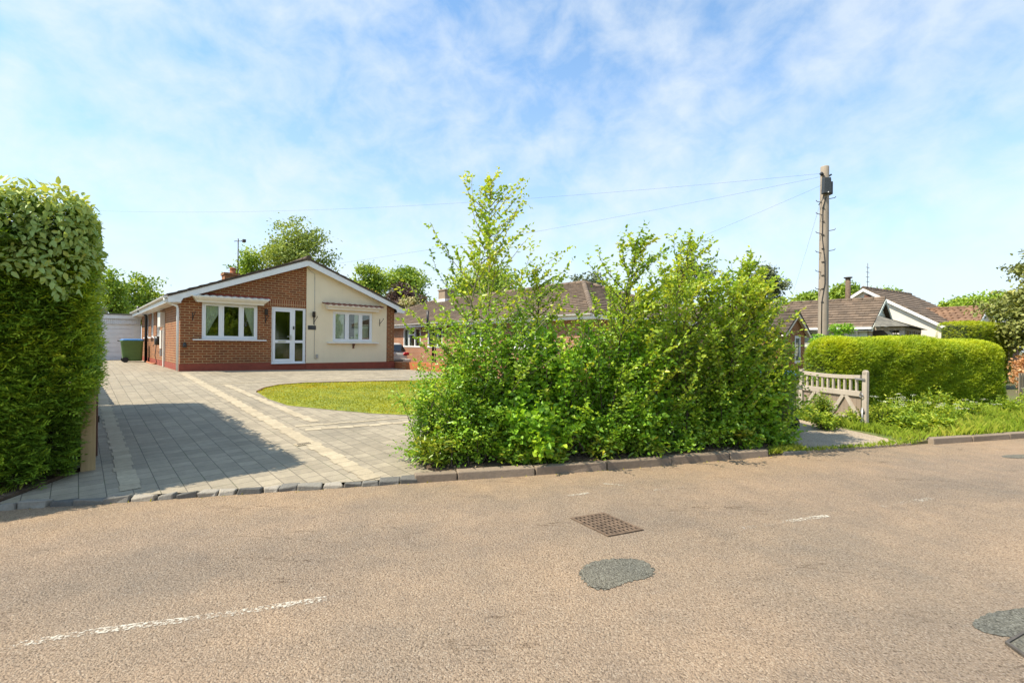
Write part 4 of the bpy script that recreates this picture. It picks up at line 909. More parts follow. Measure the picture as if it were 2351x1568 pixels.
mb.prism([(x, y0-o, z) for x, z in prof], (0, y1-y0+2*o, 0)); obj('gutter', mb, M['white_paint'], nb)
mb = MB(); mb.tube([(-.12, -2.55, .3), (-.12, -2.55, 2.3), (-.45, -2.55, 2.5), (-.45, -2.55, 3.25)], .06, 10); obj('vent_pipe', mb, M['black'], nb)
for (a, b, c, d) in NW:
    mb = MB(); f = .08; x0, x1 = .0, .09
    mb.box(x0-.02, x1, a, b, c, c+f); mb.box(x0, x1, a, b, d-f, d); mb.box(x0, x1, a, a+f, c+f, d-f); mb.box(x0, x1, b-f, b, c+f, d-f)
    t1, t2 = a+(b-a)*.33, a+(b-a)*.67
    mb.box(x0, x1, t1-.05, t1+.05, c+f, d-f); mb.box(x0, x1, t2-.05, t2+.05, c+f, d-f); mb.box(x0+.01, x1, t1+.05, t2-.05, c+(d-c)*.62, c+(d-c)*.7)
    w = obj('window', mb, M['upvc'], nb); p = MB(); p.box(.04, .05, a+f, b-f, c+f, d-f); obj('pane', p, M['glass'], w)
    cur = MB()
    for (q, r) in ((a+.1, t1), (t2, b-.1)):
        k0 = len(cur.v); m = 16
        for i in range(m+1):
            for zz in (c+.05, d-.05): cur.v.append((.2+.02*math.sin(i*1.9), q+(r-q)*i/m, zz))
        for i in range(m): cur.face((k0+2*i, k0+2*i+1, k0+2*i+3, k0+2*i+2), .5, True)
    obj('curtain', cur, M['curtain'], w)
# gabled brick porch of the neighbour, right of the bushes
pp_ = at(1836, 712, 20.0)
po = thing('brick_porch', 'small red brick gabled porch with pale barge boards left of the telegraph pole', 'porch', (pp_.x, pp_.y, 0), NA)
hw, pz, pe = 1.15, 3.12, 2.32; pt = T(lambda x: pz-.1-abs(x)*(pz-pe)/1.2, [0])
mb = MB(); wall_grid(mb, -hw, hw, .0, pt, [(.05, .75, .9, 2.1)], y=.2, rev=.1); mb.poly([(-hw, .2, 0), (-hw, .2, pe-.1), (-hw, 4, pe-.1), (-hw, 4, 0)]); mb.poly([(hw, .2, 0), (hw, 4, 0), (hw, 4, pe-.1), (hw, .2, pe-.1)]); mb.poly([(hw, 4, 0), (-hw, 4, 0), (-hw, 4, pe-.1), (0, 4, pz-.1), (hw, 4, pe-.1)])
obj('wall', mb, M['brick'], po)
mb = MB(); e = 1.42; ez = pz-e*(pz-pe)/1.2; tiles(mb, (-e, 4, ez), (-e, 0, ez), (0, 0, pz), (0, 4, pz), .3, .3, .03, seed=9); tiles(mb, (e, 0, ez), (e, 4, ez), (0, 4, pz), (0, 0, pz), .3, .3, .03, seed=10); under(mb, (-e, 4, ez), (-e, 0, ez), (0, 0, pz), (0, 4, pz)); under(mb, (e, 0, ez), (e, 4, ez), (0, 4, pz), (0, 0, pz)); ridge(mb, (0, 0, pz), (0, 4, pz), .08)
obj('roof', mb, M['tile_dark'], po)
for s in (-1, 1):
    mb = MB(); q = [(0, .02, pz-.05), (s*e, .02, ez-.05), (s*e, .02, ez-.21), (0, .02, pz-.21)]; mb.prism(q if s < 0 else q[::-1], (0, .03, 0)); q = [(0, .05, pz-.1), (s*e, .05, ez-.1), (s*e, .05, ez-.13), (0, .05, pz-.13)]; mb.prism(q if s < 0 else q[::-1], (0, .14, 0)); obj('barge_board', mb, M['white_render'], po)
w = window_frame(po, .05, .75, .9, 2.1, .23, [.05, .75]); mb = MB(); mb.box(.1, .7, .6, .62, .9, 2.1); obj('blind', mb, M['curtain'], po)

# ------------------------------------------------------------------ weatherboarded bungalow and its veranda
WP = Vector((14.96, 19.8, 0))
wb_ = thing('weatherboard_bungalow', 'pale weatherboarded bungalow with a long brown tiled roof behind the telegraph pole', 'house', WP, HA)
LN, DW = 14.0, 5.0; ze, zr = 2.5, 3.74
mb = MB(); wall_grid(mb, 0, LN, 0, T(lambda x: ze, []), [(6, 7.4, 1.1, 2.2)], y=.02, rev=.1, axis='y', flip=True)
mb.poly([(.02, 0, 0), (DW, 0, 0), (DW, 0, ze), (DW/2, 0, zr-.1), (.02, 0, ze)]); mb.poly([(DW, 0, 0), (DW, LN, 0), (DW, LN, ze), (DW, 0, ze)]); mb.poly([(DW, LN, 0), (0, LN, 0), (0, LN, ze), (DW/2, LN, zr-.1), (DW, LN, ze)])
obj('wall', mb, M['weatherboard'], wb_)
mb = MB(); z = .1
while z < ze-.12:
    if True:
        for (a, b) in ((0, 6), (7.4, LN)) if 1.0 < z < 2.2 else ((0, LN),): mb.hexa([(-.012, a, z), (.019, a, z), (.019, b, z), (-.012, b, z), (.008, a, z+.15), (.019, a, z+.15), (.019, b, z+.15), (.008, b, z+.15)])
    z += .152
z = ze
while z < zr-.3:
    k = (z-ze)/(zr-ze)*DW/2; mb.hexa([(k+.1, -.03, z), (DW-k-.1, -.03, z), (DW-k-.1, -.002, z), (k+.1, -.002, z), (k+.35, -.01, z+.15), (DW-k-.35, -.01, z+.15), (DW-k-.35, -.002, z+.15), (k+.35, -.002, z+.15)]); z += .152
obj('cladding', mb, M['weatherboard'], wb_)
sl = (zr-ze)/(DW/2); o = .3
mb = MB(); e0 = ze-o*sl+.1
P0, P1, P2, P3 = (-o, LN, e0), (-o, -.2, e0), (DW/2, -.2, zr+.1), (DW/2, LN, zr+.1); Q0, Q1 = (DW+o, -.2, e0), (DW+o, LN, e0)
tiles(mb, P0, P1, P2, P3, .28, .33, .048, seed=11); tiles(mb, Q0, Q1, P3, P2, .28, .33, .035, seed=12); under(mb, P0, P1, P2, P3); under(mb, Q0, Q1, P3, P2); ridge(mb, P2, P3)
r_ = obj('roof', mb, M['tile_brown'], wb_)
mb = MB(); q = [Vector(P1).lerp(Vector(P2), .38).lerp(Vector(P0).lerp(Vector(P3), .38), 0)]
yy0, yy1 = 3.75, 4.45
def rp(y, f, up=.06): return (-o+(DW/2+o)*f, y, e0+(zr+.1-e0)*f+up)
mb.hexa([rp(yy0, .32, .02), rp(yy1, .32, .02), rp(yy1, .55, .02), rp(yy0, .55, .02), rp(yy0, .32, .09), rp(yy1, .32, .09), rp(yy1, .55, .09), rp(yy0, .55, .09)]); obj('skylight', mb, M['iron'], r_)
mb = MB(); mb.hexa([rp(yy0+.08, .35, .091), rp(yy1-.08, .35, .091), rp(yy1-.08, .52, .091), rp(yy0+.08, .52, .091), rp(yy0+.08, .35, .1), rp(yy1-.08, .35, .1), rp(yy1-.08, .52, .1), rp(yy0+.08, .52, .1)]); obj('skylight_pane', mb, M['white_render'], r_)
mb = MB(); mb.box(-o-.1, -o-.0, -.2, LN, e0-.07, e0+.02); mb.box(-o, .018, -.2, LN, e0-.14, e0-.115); mb.tube([(-o-.04, .35, e0-.05), (-.07, .35, e0-.25), (-.07, .35, .2)], .04, 8); obj('gutter', mb, M['white_paint'], wb_)
for s in (-1, 1):
    mb = MB(); xe = -o if s < 0 else DW+o; q = [(DW/2, -.23, zr+.07), (xe, -.23, e0-.03), (xe, -.23, e0-.16), (DW/2, -.23, zr-.07)]; mb.prism(q if s < 0 else q[::-1], (0, .03, 0)); obj('barge_board', mb, M['weatherboard'], wb_)
w = None
mb = MB(); mb.box(-.01, .08, 6, 7.4, 1.1, 1.17); mb.box(-.01, .08, 6, 7.4, 2.13, 2.2); mb.box(-.01, .08, 6, 6.07, 1.17, 2.13); mb.box(-.01, .08, 7.33, 7.4, 1.17, 2.13); w = obj('window', mb, M['upvc'], wb_)
mb = MB(); mb.box(.04, .05, 6.07, 7.33, 1.17, 2.13); obj('pane', mb, M['car_glass'], w)
mb = MB(); fp = at(1946, 680, 25.5); ft = at(1945.8, 640, 25.5)
fl = thing('flue_pipe', 'tall metal stove flue with a cowl above the weatherboarded roof', 'flue', (fp.x, fp.y, 2.5))
h = ft.z-2.5; mb.tube([(0, 0, 0), (0, 0, h)], .12, 12); obj('pipe', mb, M['rust'], fl)
mb = MB(); mb.lathe((0, 0, h), [(.13, 0), (.2, .03), (.2, .08), (.12, .09)], 12); mb.bar((-.2, 0, h+.1), (-.2, 0, h+.2), .05, .05); mb.bar((.2, 0, h+.1), (.2, 0, h+.2), .05, .05); obj('cowl', mb, M['iron'], fl)
ve = thing('veranda', 'oak framed veranda with a slate lean-to roof and hanging lamp above the hedge', 'veranda', WP, HA)
VD, VL, vz = 1.2, 4.7, 2.34
mb = MB()
for x in (-.12, .55): pass
for x in (.08, 1.9, 3.6, VL-.08): mb = MB(); mb.box(x-.08, x+.08, -VD, -VD+.16, .1, vz); obj('post', mb, M['grey_wood'], ve, .006)
mb = MB(); mb.box(-.02, .14, -.16, -.03, .1, vz); obj('post', mb, M['grey_wood'], ve)
mb = MB(); mb.box(-.05, VL+.05, -VD-.005, -VD+.12, vz, vz+.13); mb.box(-.05, .08, -VD+.12, -.03, vz, vz+.13); mb.box(VL-.08, VL+.05, -VD+.12, -.03, vz, vz+.13); obj('beam', mb, M['grey_wood_x'], ve)
mb = MB()
for (a, b) in (((.16, -VD+.08, 1.75), (.75, -VD+.08, 2.5)), ((1.82, -VD+.08, 1.75), (1.2, -VD+.08, 2.5)), ((1.98, -VD+.08, 1.75), (2.6, -VD+.08, 2.5)), ((3.52, -VD+.08, 1.8), (2.95, -VD+.08, 2.5)), ((.08, -VD+.1, 1.8), (.08, -.45, 2.5))): mb = MB(); mb.bar(a, b, .1, .12, (0, 1, 0)); obj('brace', mb, M['grey_wood'], ve)
mb = MB(); e1, e2, e3, e4 = (-.25, -VD-.2, vz+.14), (VL+.25, -VD-.2, vz+.14), (.8, -.25, 2.98), (.45, -.25, 2.98)
tiles(mb, e1, e2, e3, e4, .2, .25, .012, seed=13); tiles(mb, (-.25, -.25, vz+.14), e1, e4, e4, .2, .25, .012, seed=14); tiles(mb, e2, (VL+.25, -.25, vz+.14), e3, e3, .2, .25, .012, seed=15)
obj('roof', mb, M['slate'], ve)
mb = MB(); mb.box(.15, VL, -.035, -.032, .1, 2.45)
obj('shade_panel', mb, M['veranda_shade'], ve)  # added dark panel in place of the shade under the veranda roof
la = thing('hanging_lamp', 'cream dome shaped lamp hanging inside the veranda', 'lamp', tuple(WP+ex*1.0-ey*.75), HA)
mb = MB(); mb.tube([(0, 0, 2.2), (0, 0, 2.5)], .01, 6); obj('cord', mb, M['black'], la)
mb = MB(); mb.lathe((0, 0, 1.9), [(.07, 0), (.24, .1), (.27, .2), (.2, .28), (.05, .31)], 18); obj('lamp_shade', mb, M['canopy'], la)
pr_ = thing('parasol', 'folded white parasol standing inside the veranda', 'parasol', tuple(WP+ex*2.4-ey*.55), HA)
mb = MB(); mb.lathe((0, 0, 1.1), [(.03, 0), (.3, .35), (.22, .6), (.03, .95)], 10); obj('canopy', mb, M['curtain'], pr_); mb = MB(); mb.tube([(0, 0, .1), (0, 0, 2.1)], .025, 8); obj('pole', mb, M['grey_wood'], pr_)

# ------------------------------------------------------------------ cream house with the long rake, and its pantiled wing
CA = R0(29.9); CP = Vector((22.8, 24.0, 0))
cx_, cy_ = Vector((math.cos(CA), math.sin(CA), 0)), Vector((-math.sin(CA), math.cos(CA), 0))
ch_ = thing('cream_house', 'cream rendered house with a long white edged gable and brown roof above the hedge', 'house', CP, CA)
hd, ez, rz_, hl = 4.2, 2.5, 5.12, 5.8
mb = MB(); mb.poly([(0, 2*hd, -.2), (0, 0, -.2), (0, 0, ez-.1), (0, hd, rz_-.1), (0, 2*hd, ez-.1)]); mb.poly([(0, 0, -.2), (hl, 0, -.2), (hl, 0, ez-.1), (0, 0, ez-.1)]); mb.poly([(hl, 0, -.2), (hl, 2*hd, -.2), (hl, 2*hd, ez-.1), (hl, hd, rz_-.1), (hl, 0, ez-.1)]); mb.poly([(hl, 2*hd, -.2), (0, 2*hd, -.2), (0, 2*hd, ez-.1), (hl, 2*hd, ez-.1)])
obj('wall', mb, M['white_render'], ch_)
mb = MB(); sl = (rz_-ez)/hd; o = .25
a0, a1, b0, b1 = (-.2, -o, ez-o*sl), (hl+.2, -o, ez-o*sl), (hl+.2, hd, rz_), (-.2, hd, rz_); c0_, c1_ = (-.2, 2*hd+o, ez-o*sl), (hl+.2, 2*hd+o, ez-o*sl)
tiles(mb, a0, a1, b0, b1, .3, .33, .042, seed=16); tiles(mb, c1_, c0_, b1, b0, .3, .33, .032, seed=17); under(mb, a0, a1, b0, b1); under(mb, c1_, c0_, b1, b0); ridge(mb, b1, b0)
r_ = obj('roof', mb, M['tile_brown'], ch_)
for (s, e) in ((-1, -o), (1, 2*hd+o)):
    mb = MB(); q = [(-.23, hd, rz_-.03), (-.23, e, ez-o*sl-.03), (-.23, e, ez-o*sl-.19), (-.23, hd, rz_-.2)]; mb.prism(q if s > 0 else q[::-1], (.03, 0, 0)); q = [(-.2, hd, rz_-.12), (-.2, e, ez-o*sl-.12), (-.2, e, ez-o*sl-.15), (-.2, hd, rz_-.15)]; mb.prism(q if s > 0 else q[::-1], (.2, 0, 0)); obj('barge_board', mb, M['white_paint'], ch_)
mb = MB(); mb.tube([(-.03, hd-.15, 3.3), (-.03, hd-.15, 4.6)], .05, 8); mb.box(-.09, -.005, hd-.3, hd+.0, 4.55, 4.72); obj('downpipe', mb, M['red_wood'], ch_)
mb = MB(); mb.box(-.04, -.002, 1.6, 1.72, 3.2, 3.28); obj('vent', mb, M['gutter'], ch_)
mb = MB(); mb.tube([(.3, hd, rz_), (.3, hd, rz_+1.5)], .015, 6)
for k in range(4): mb.bar((.1, hd, rz_+.4+k*.28), (.5, hd, rz_+.4+k*.28), .02, .02)
obj('aerial', mb, M['iron'], r_)
WO = at(2269, 704, 25.2); WA = CA
wg = thing('pantiled_wing', 'low wing with a reddish pantiled roof and cream gable right of the cream house', 'house wing', (WO.x, WO.y, 0), WA)
hw, pz = 1.35, WO.z; pe = pz-.95
mb = MB(); L_ = 4.5; mb.poly([(-hw+.2, .15, -.2), (hw-.2, .15, -.2), (hw-.2, .15, pe+.05), (0, .15, pz-.1), (-hw+.2, .15, pe+.05)]); mb.poly([(-hw+.2, L_, -.2), (-hw+.2, .15, -.2), (-hw+.2, .15, pe+.05), (-hw+.2, L_, pe+.05)]); mb.poly([(hw-.2, .15, -.2), (hw-.2, L_, -.2), (hw-.2, L_, pe+.05), (hw-.2, .15, pe+.05)]); obj('wall', mb, M['white_render'], wg)
mb = MB(); tiles(mb, (-hw, L_, pe), (-hw, 0, pe), (0, 0, pz), (0, L_, pz), .3, .26, .02, .05, 18); tiles(mb, (hw, 0, pe), (hw, L_, pe), (0, L_, pz), (0, 0, pz), .3, .26, .02, .05, 19); under(mb, (-hw, L_, pe), (-hw, 0, pe), (0, 0, pz), (0, L_, pz)); under(mb, (hw, 0, pe), (hw, L_, pe), (0, L_, pz), (0, 0, pz)); ridge(mb, (0, 0, pz), (0, L_, pz), .1)
obj('roof', mb, M['tile_terra'], wg)
for s in (-1, 1):
    mb = MB(); q = [(0, -.02, pz-.03), (s*hw, -.02, pe-.03), (s*hw, -.02, pe-.17), (0, -.02, pz-.17)]; mb.prism(q if s < 0 else q[::-1], (0, .03, 0)); obj('barge_board', mb, M['white_paint'], wg)
fp = at(2300, 740, 27); mb = MB(); mb.box(-1.2, 1.2, 0, 2, 0, fp.z-.12); gs = thing('shed', 'small flat roofed shed partly behind the conifer', 'shed', (fp.x+.6, fp.y, 0), CA)
obj('wall', mb, M['red_wood'], gs); mb = MB(); mb.box(-1.35, 1.35, -.15, 2.1, fp.z-.118, fp.z); obj('roof', mb, M['slate'], gs)

# ------------------------------------------------------------------ telegraph pole and wires
pb = at(1889, 770, 14.8); ptop = at(1893, 383, 14.8)
tp = thing('telegraph_pole', 'tall weathered wooden telegraph pole with step irons and cable boxes behind the hedge', 'telegraph pole', (pb.x, pb.y, 0))
ph = ptop.z; lean = (ptop.x-pb.x)/(ptop.z-pb.z)
def pc(z): return Vector((lean*(z-pb.z), 0, z))
mb = MB(); mb.tube([pc(-.2), pc(1), pc(2), pc(4), pc(6), pc(ph-.02), pc(ph)], [.155, .15, .145, .135, .125, .118, .11], 18); obj('pole', mb, M['pole'], tp)
mb = MB()
for z, s in ((ph-1.15, -1), (3.02, 1), (3.95, -1), (4.55, -1), (4.62, 1), (3.4, -1), (5.15, -1), (5.25, 1), (6.25, 1), (5.75, -1)):
    a = pc(z)+Vector((s*.11, -.05, 0)); b = a+Vector((s*.17, -.02, .03)); mb = MB(); mb.tube([a, b, b+Vector((s*.03, 0, .04))], .011, 6); obj('step_iron', mb, M['iron'], tp)
mb = MB(); mb.hexa([tuple(pc(ph-.92)+Vector(v)) for v in ((-.2, -.26, 0), (.04, -.30, 0), (.06, -.14, 0), (-.18, -.1, 0), (-.17, -.24, .5), (.03, -.27, .5), (.05, -.14, .5), (-.16, -.1, .5))]); b1_ = obj('junction_box', mb, M['slate_sign'], tp, .02)
mb = MB(); mb.lathe(tuple(pc(ph-.9)+Vector((-.08, -.305, 0))), [(.005, -.02), (.02, 0), (.005, .02)], 8); obj('tag', mb, M['upvc'], b1_)
mb = MB(); mb.box(*(pc(ph-.8).x+.1, pc(ph-.8).x+.19), -.12, .08, ph-.9, ph-.5); obj('junction_box', mb, M['black'], tp, .015)
mb = MB(); mb.tube([pc(ph-.3)+Vector((-.13, -.1, 0)), pc(ph-.28)+Vector((-.2, -.12, .03))], [.05, .05], 10); mb.bar(pc(ph-.32)+Vector((.1, 0, 0)), pc(ph-.25)+Vector((.2, -.02, 0)), .03, .05)
mb.tube([pc(ph-.95)+Vector((-.12, -.14, 0)), pc(ph-1.1)+Vector((-.16, -.14, 0)), pc(ph-1.25)+Vector((-.27, -.14, 0))], .014, 6); obj('cable_clamps', mb, M['black'], tp)
mb = MB(); mb.tube([pc(ph-1)+Vector((-.03, -.13, 0)), pc(ph-1.3)+Vector((-.11, -.09, 0)), pc(5)+Vector((-.115, -.09, 0)), pc(4.3)+Vector((-.06, -.135, 0)), pc(3.6)+Vector((-.05, -.138, 0)), pc(3)+Vector((-.12, -.1, 0)), pc(1)+Vector((-.13, -.1, 0))], .012, 6)
for k in range(8): z = 3+k*.42; mb.tube([pc(z)+Vector((-.13, -.08, 0)), pc(z)+Vector((-.08, -.13, .01))], .014, 5)
obj('down_cable', mb, M['black'], tp)
def wire(label, a, b, sag, r=.0026, n=24):
    a, b = Vector(a), Vector(b); mb = MB(); P = []
    for i in range(n+1): t = i/n; q = a.lerp(b, t); q.z -= sag*4*t*(1-t); P.append(q-a)
    mb.tube(P, r, 5); o = obj('overhead_wire', mb, M['iron'], None, 0, None, a); return tag(o, label, 'wire', 'overhead wires from the pole')
tpw = lambda z, dx=-.1: Vector((pb.x, pb.y, 0))+pc(z)+Vector((dx, -.1, 0))
wire('highest overhead wire, running left from the pole across the sky above the bungalow', tpw(ph-.26, -.2), (-26, 27.5, 9.2), .55)
hb = L2W(4.2, -.05, 4.5); wire('overhead wire falling from the pole to the peak of the bungalow gable', tpw(ph-.34), hb, .15)
nbp = NP + nx*4 + ny*(-9); wire('steep overhead wire falling from the pole box to the brick bungalow roof', tpw(ph-.62, -.15), (nbp.x, nbp.y, 4.5), .1)
wire('lowest overhead wire, from under the pole box towards the brick porch', tpw(ph-1.2, -.2), (pp_.x, pp_.y+1, 3.15), .1)

# ------------------------------------------------------------------ gates, posts, fences
ga_, gb_ = on(1835, 950), on(1991, 985); ga_.z = hgt(ga_.x, ga_.y)
gdv = (gb_-ga_); gl = Vector((gdv.x, gdv.y, 0)).length; ang = math.atan2(gdv.y, gdv.x)
ga_z = .16
gt = thing('wooden_gate', 'weathered grey wooden gate standing open before the clipped hedge', 'gate', (ga_.x, ga_.y, ga_z), ang)
# local x along the gate from hinge to latch; the face towards the road is -y... built thin about y=0
mb = MB(); mb.box(0, .09, -.03, .03, -.02, .96); obj('hinge_stile', mb, M['grey_wood'], gt, .006)
mb = MB(); mb.box(gl-.095, gl, -.03, .03, -.06, .96); mb.tube([(gl-.0475, -.03, .96), (gl-.0475, .03, .96)], [.047, .047], 16); obj('latch_stile', mb, M['grey_wood'], gt, .006)
mb = MB(); nseg = 8
for i in range(nseg):
    a, b = .11+(gl-.24)*i/nseg, .11+(gl-.24)*(i+1)/nseg; za, zb = [.91-.022*math.sin(math.pi*k/nseg)-.0*k for k in (i, i+1)]
    mb.hexa([(a, -.035, za-.07), (b, -.035, zb-.07), (b, .035, zb-.07), (a, .035, za-.07), (a, -.035, za), (b, -.035, zb), (b, .035, zb), (a, .035, za)])
obj('top_rail', mb, M['grey_wood'], gt)
mb = MB(); mb.box(.11, gl-.13, -.035, .035, .5, .6); obj('middle_rail', mb, M['grey_wood'], gt, .004)
mb = MB(); mb.box(.11, gl-.13, -.035, .035, .0, .1); obj('bottom_rail', mb, M['grey_wood'], gt, .004)
nbal = 10
for i in range(nbal):
    x = .11+(gl-.24)*(i+.75)/(nbal+.5); zt_ = .84-.022*math.sin(math.pi*(x-.11)/(gl-.24)); mb = MB(); mb.box(x-.018, x+.018, -.018, .018, .6, zt_+.0); obj('baluster', mb, M['grey_wood'], gt)
mb = MB(); x = .115
while x < gl-.14: mb.box(x, min(x+.085, gl-.132), .002, .02, .1, .5); x += .088
obj('boards', mb, M['brown_board'], gt)
for c in (.11+(gl-.24)*.25, .11+(gl-.24)*.75):
    q = (gl-.24)*.22
    for s in (-1, 1): mb = MB(); mb.bar((c+s*q, -.017, .1), (c+s*.03, -.017, .5), .07, .03, (0, 1, 0)); obj('brace', mb, M['grey_wood'], gt)
mb = MB(); mb.tube([(gl-.06, -.055, -.22), (gl-.06, -.055, .3)], .012, 8); mb.box(gl-.1, gl-.02, -.06, -.046, .02, .06); mb.box(gl-.1, gl-.02, -.06, -.046, .22, .26); obj('drop_bolt', mb, M['steel'], gt)
mb = MB(); mb.box(gl-.22, gl-.02, -.056, -.046, .82, .85); mb.tube([(gl-.08+.035*math.cos(t), -.06, .53+.035*math.sin(t)) for t in [k*math.pi/6 for k in range(13)]], .007, 6, cap=False); mb.box(-.05, .1, -.05, -.04, .53, .58); obj('ironwork', mb, M['steel'], gt)
def post(name, label, x, y, z0, z1, w, d, rz, mat, cat='post', cap=0):
    t = MB(); t.box(-w/2, w/2, -d/2, d/2, -.2, z1-z0)
    if cap: n = len(t.v); t.hexa([(-w/2, -d/2, z1-z0+.001), (w/2, -d/2, z1-z0+.001), (w/2, d/2, z1-z0+.001), (-w/2, d/2, z1-z0+.001), (-w/4, -d/4, z1-z0+cap), (w/4, -d/4, z1-z0+cap), (w/4, d/4, z1-z0+cap), (-w/4, d/4, z1-z0+cap)])
    o = obj(name, t, mat, None, .006, None, (x, y, z0)); o.rotation_euler.z = rz; return tag(o, label, cat)
p = on(1819, 933); post('gate_post', 'pale weathered post on which the open grey gate hangs', p.x, p.y, p.z, 1.02, .1, .12, NA, M['grey_wood'], 'gate post')
p = on(1804, 1013); post('fence_post', 'square wooden post at the right end of the roadside bushes', p.x, p.y, p.z, 1.0, .075, .1, R0(-30), M['fence'], 'post')
mb = MB(); q = Vector((p.x-.06, p.y+.03, p.z))
for i in range(9): mb.box(-.1-i*.105, -.003-i*.105, -.01, .01, .03, .78)
mb.box(-.95, 0, .011, .05, .2, .28); mb.box(-.95, 0, .011, .05, .62, .7)
o = obj('board_fence', mb, M['brown_board'], None, 0, None, q); o.rotation_euler.z = R0(12); tag(o, 'low brown board panel behind the right end of the bushes', 'fence')
p = L2W(-2.38, -11.38); hp = hgt(p.x, p.y)
post('gate_post', 'square tan wooden gate post at the corner of the yew hedge', p.x, p.y, hp, 1.12, .13, .13, HA, M['post'], 'gate post')
dg_ = thing('drive_gate', 'red brown wooden drive gate folded back along the yew hedge, seen edge on', 'gate', tuple(L2W(-2.31, -10.8, .12)), HA)
mb = MB(); mb.box(-.03, .03, 0, .1, 0, .95); mb.box(-.03, .03, 2.6, 2.7, 0, .95); mb.box(-.025, .025, .1, 2.6, .8, .92); mb.box(-.025, .025, .1, 2.6, .05, .17); obj('gate_frame', mb, M['red_wood'], dg_, .004)
mb = MB()
for i in range(24): mb.box(.0, .02, .1+i*.104, .2+i*.104, .17, .8)
obj('boards', mb, M['red_wood'], dg_)
mb = MB(); mb.box(-.045, -.03, .03, .07, .42, .52); mb.box(.03, .045, .02, .08, .42, .5); obj('latch', mb, M['black'], dg_)
fe = thing('boundary_fence', 'low board fence along the left side of the drive beyond the yew hedge', 'fence', tuple(L2W(-2.4, -6.2, .3)), HA)
for i in range(6): mb = MB(); mb.box(-.06, .0, i*1.75-.04, i*1.75+.04, -.2, .75-.02*i); obj('post', mb, M['fence'], fe)
mb = MB()
for i in range(84): mb.box(.002, .02, i*.105, i*.105+.1, .0+i*.0022, .7+rnd.uniform(-.02, .02))
obj('boards', mb, M['fence'], fe)

# ------------------------------------------------------------------ hedges
def hedge_core(parent, fn, nu, nv, mat):
    mb = MB()
    for i in range(nu+1):
        for j in range(nv+1): mb.v.append(tuple(fn(i/nu, j/nv)))
    for i in range(nu):
        for j in range(nv): a = i*(nv+1)+j; mb.face((a, a+nv+1, a+nv+2, a+1), .5, True)
    return obj('inner_twigs', mb, mat, parent)
def boxpts(g, n, U, V, Z, rad, wt=(1, .35, 1, .6, .4)):
    """random points and normals on the front/left/right/top of a box with rounded edges; U, V, Z = (lo, hi)"""
    u0, u1 = U; v0, v1 = V; z0, z1 = Z
    ar = np.array([(u1-u0)*(z1-z0), (v1-v0)*(z1-z0), (v1-v0)*(z1-z0), (u1-u0)*(v1-v0), (u1-u0)*(z1-z0)])*np.array(wt); k = g.choice(5, n, p=ar/ar.sum())
    a, b = g.random(n), g.random(n); P = np.zeros((n, 3))
    for f in range(5):
        m = k == f
        if f in (0, 4): P[m] = np.stack([u0+(u1-u0)*a[m], np.full(m.sum(), v0 if f == 0 else v1), z0+(z1-z0)*b[m]], 1)
        elif f in (1, 2): P[m] = np.stack([np.full(m.sum(), u0 if f == 1 else u1), v0+(v1-v0)*a[m], z0+(z1-z0)*b[m]], 1)
        else: P[m] = np.stack([u0+(u1-u0)*a[m], v0+(v1-v0)*b[m], np.full(m.sum(), z1)], 1)
    lo = np.array([u0+rad, v0+rad, z0-9]); hi = np.array([u1-rad, v1-rad, z1-rad]); C = np.clip(P, lo, hi); Nn = unit(P-C)
    return C+Nn*rad, Nn
def fronds(g, P, Nn, size, k, need, tint, up=.35, wid=.3, spread=.35, bias=None):
    """small flat fronds: an axis with k needles on each side, one diamond each"""
    n = len(P); A = unit(Nn + g.normal(0, spread, (n, 3)) + np.array([0, 0, up]) + (bias if bias is not None else 0)); F_ = unit(np.array([0, 0, 1.])+g.normal(0, .45, (n, 3))+Nn*.3); S = unit(np.cross(F_, A)); L = size*g.uniform(.6, 1.3, n)
    Ps, As, Ns, Ls, Ts = [], [], [], [], []
    for i in range(k):
        t = (i+.4)/k
        for s in (-1, 1):
            Ps.append(P+A*(L*t)[:, None]); As.append(A*(.55+.3*t)+S*s*(1-.45*t)); Ns.append(F_); Ls.append(L*need*(1.05-.5*t)); Ts.append(tint+.18*(t-.4))
    P2, A2, N2, L2, T2 = map(np.concatenate, (Ps, As, Ns, Ls, Ts)); return dia_geo(P2, A2, N2, L2, wid, np.clip(T2, 0, 1))
def toworld(P, Nn): 
    X = np.array([ex.x, ex.y, 0]); Y = np.array([ey.x, ey.y, 0])
    W = np.array([HC.x, HC.y, 0])+P[:, :1]*X+P[:, 1:2]*Y; W[:, 2] = P[:, 2]; Q = Nn[:, :1]*X+Nn[:, 1:2]*Y; Q[:, 2] = Nn[:, 2]; return W, Q
g = np.random.default_rng(31)
yh = thing('yew_hedge', 'tall dark green clipped yew hedge at the left edge beside the drive', 'hedge', tuple(L2W(-4.3, -9.3, 0)))
HU, HV, HZ_ = (-5.6, -2.42), (-11.75, -6.3), (.12, 3.0)
def inv(W): return W-np.array(yh.location)
P, Q = boxpts(g, 46000, HU, HV, HZ_, .22, (2.2, .1, .7, .2, .1)); W, Qw = toworld(P, Q)
bul = vnoise(W, 41, 2.1)*.09 + vnoise(W, 42, 6.0)*.06; low = np.clip((1.1-W[:, 2])/1.1, 0, 1)
gap = vnoise(W*np.array([1, 1, 1.7]), 43, 4.2)
keep = ~((gap > .42) | ((P[:, 2] > 2.62) & (P[:, 0] < -2.5)) | ((P[:, 0] > -2.74) & (P[:, 2] < .5+.2*g.random(len(P))) & (g.random(len(P)) < .8)) | (P[:, 2] < .2+.06*g.random(len(P))))
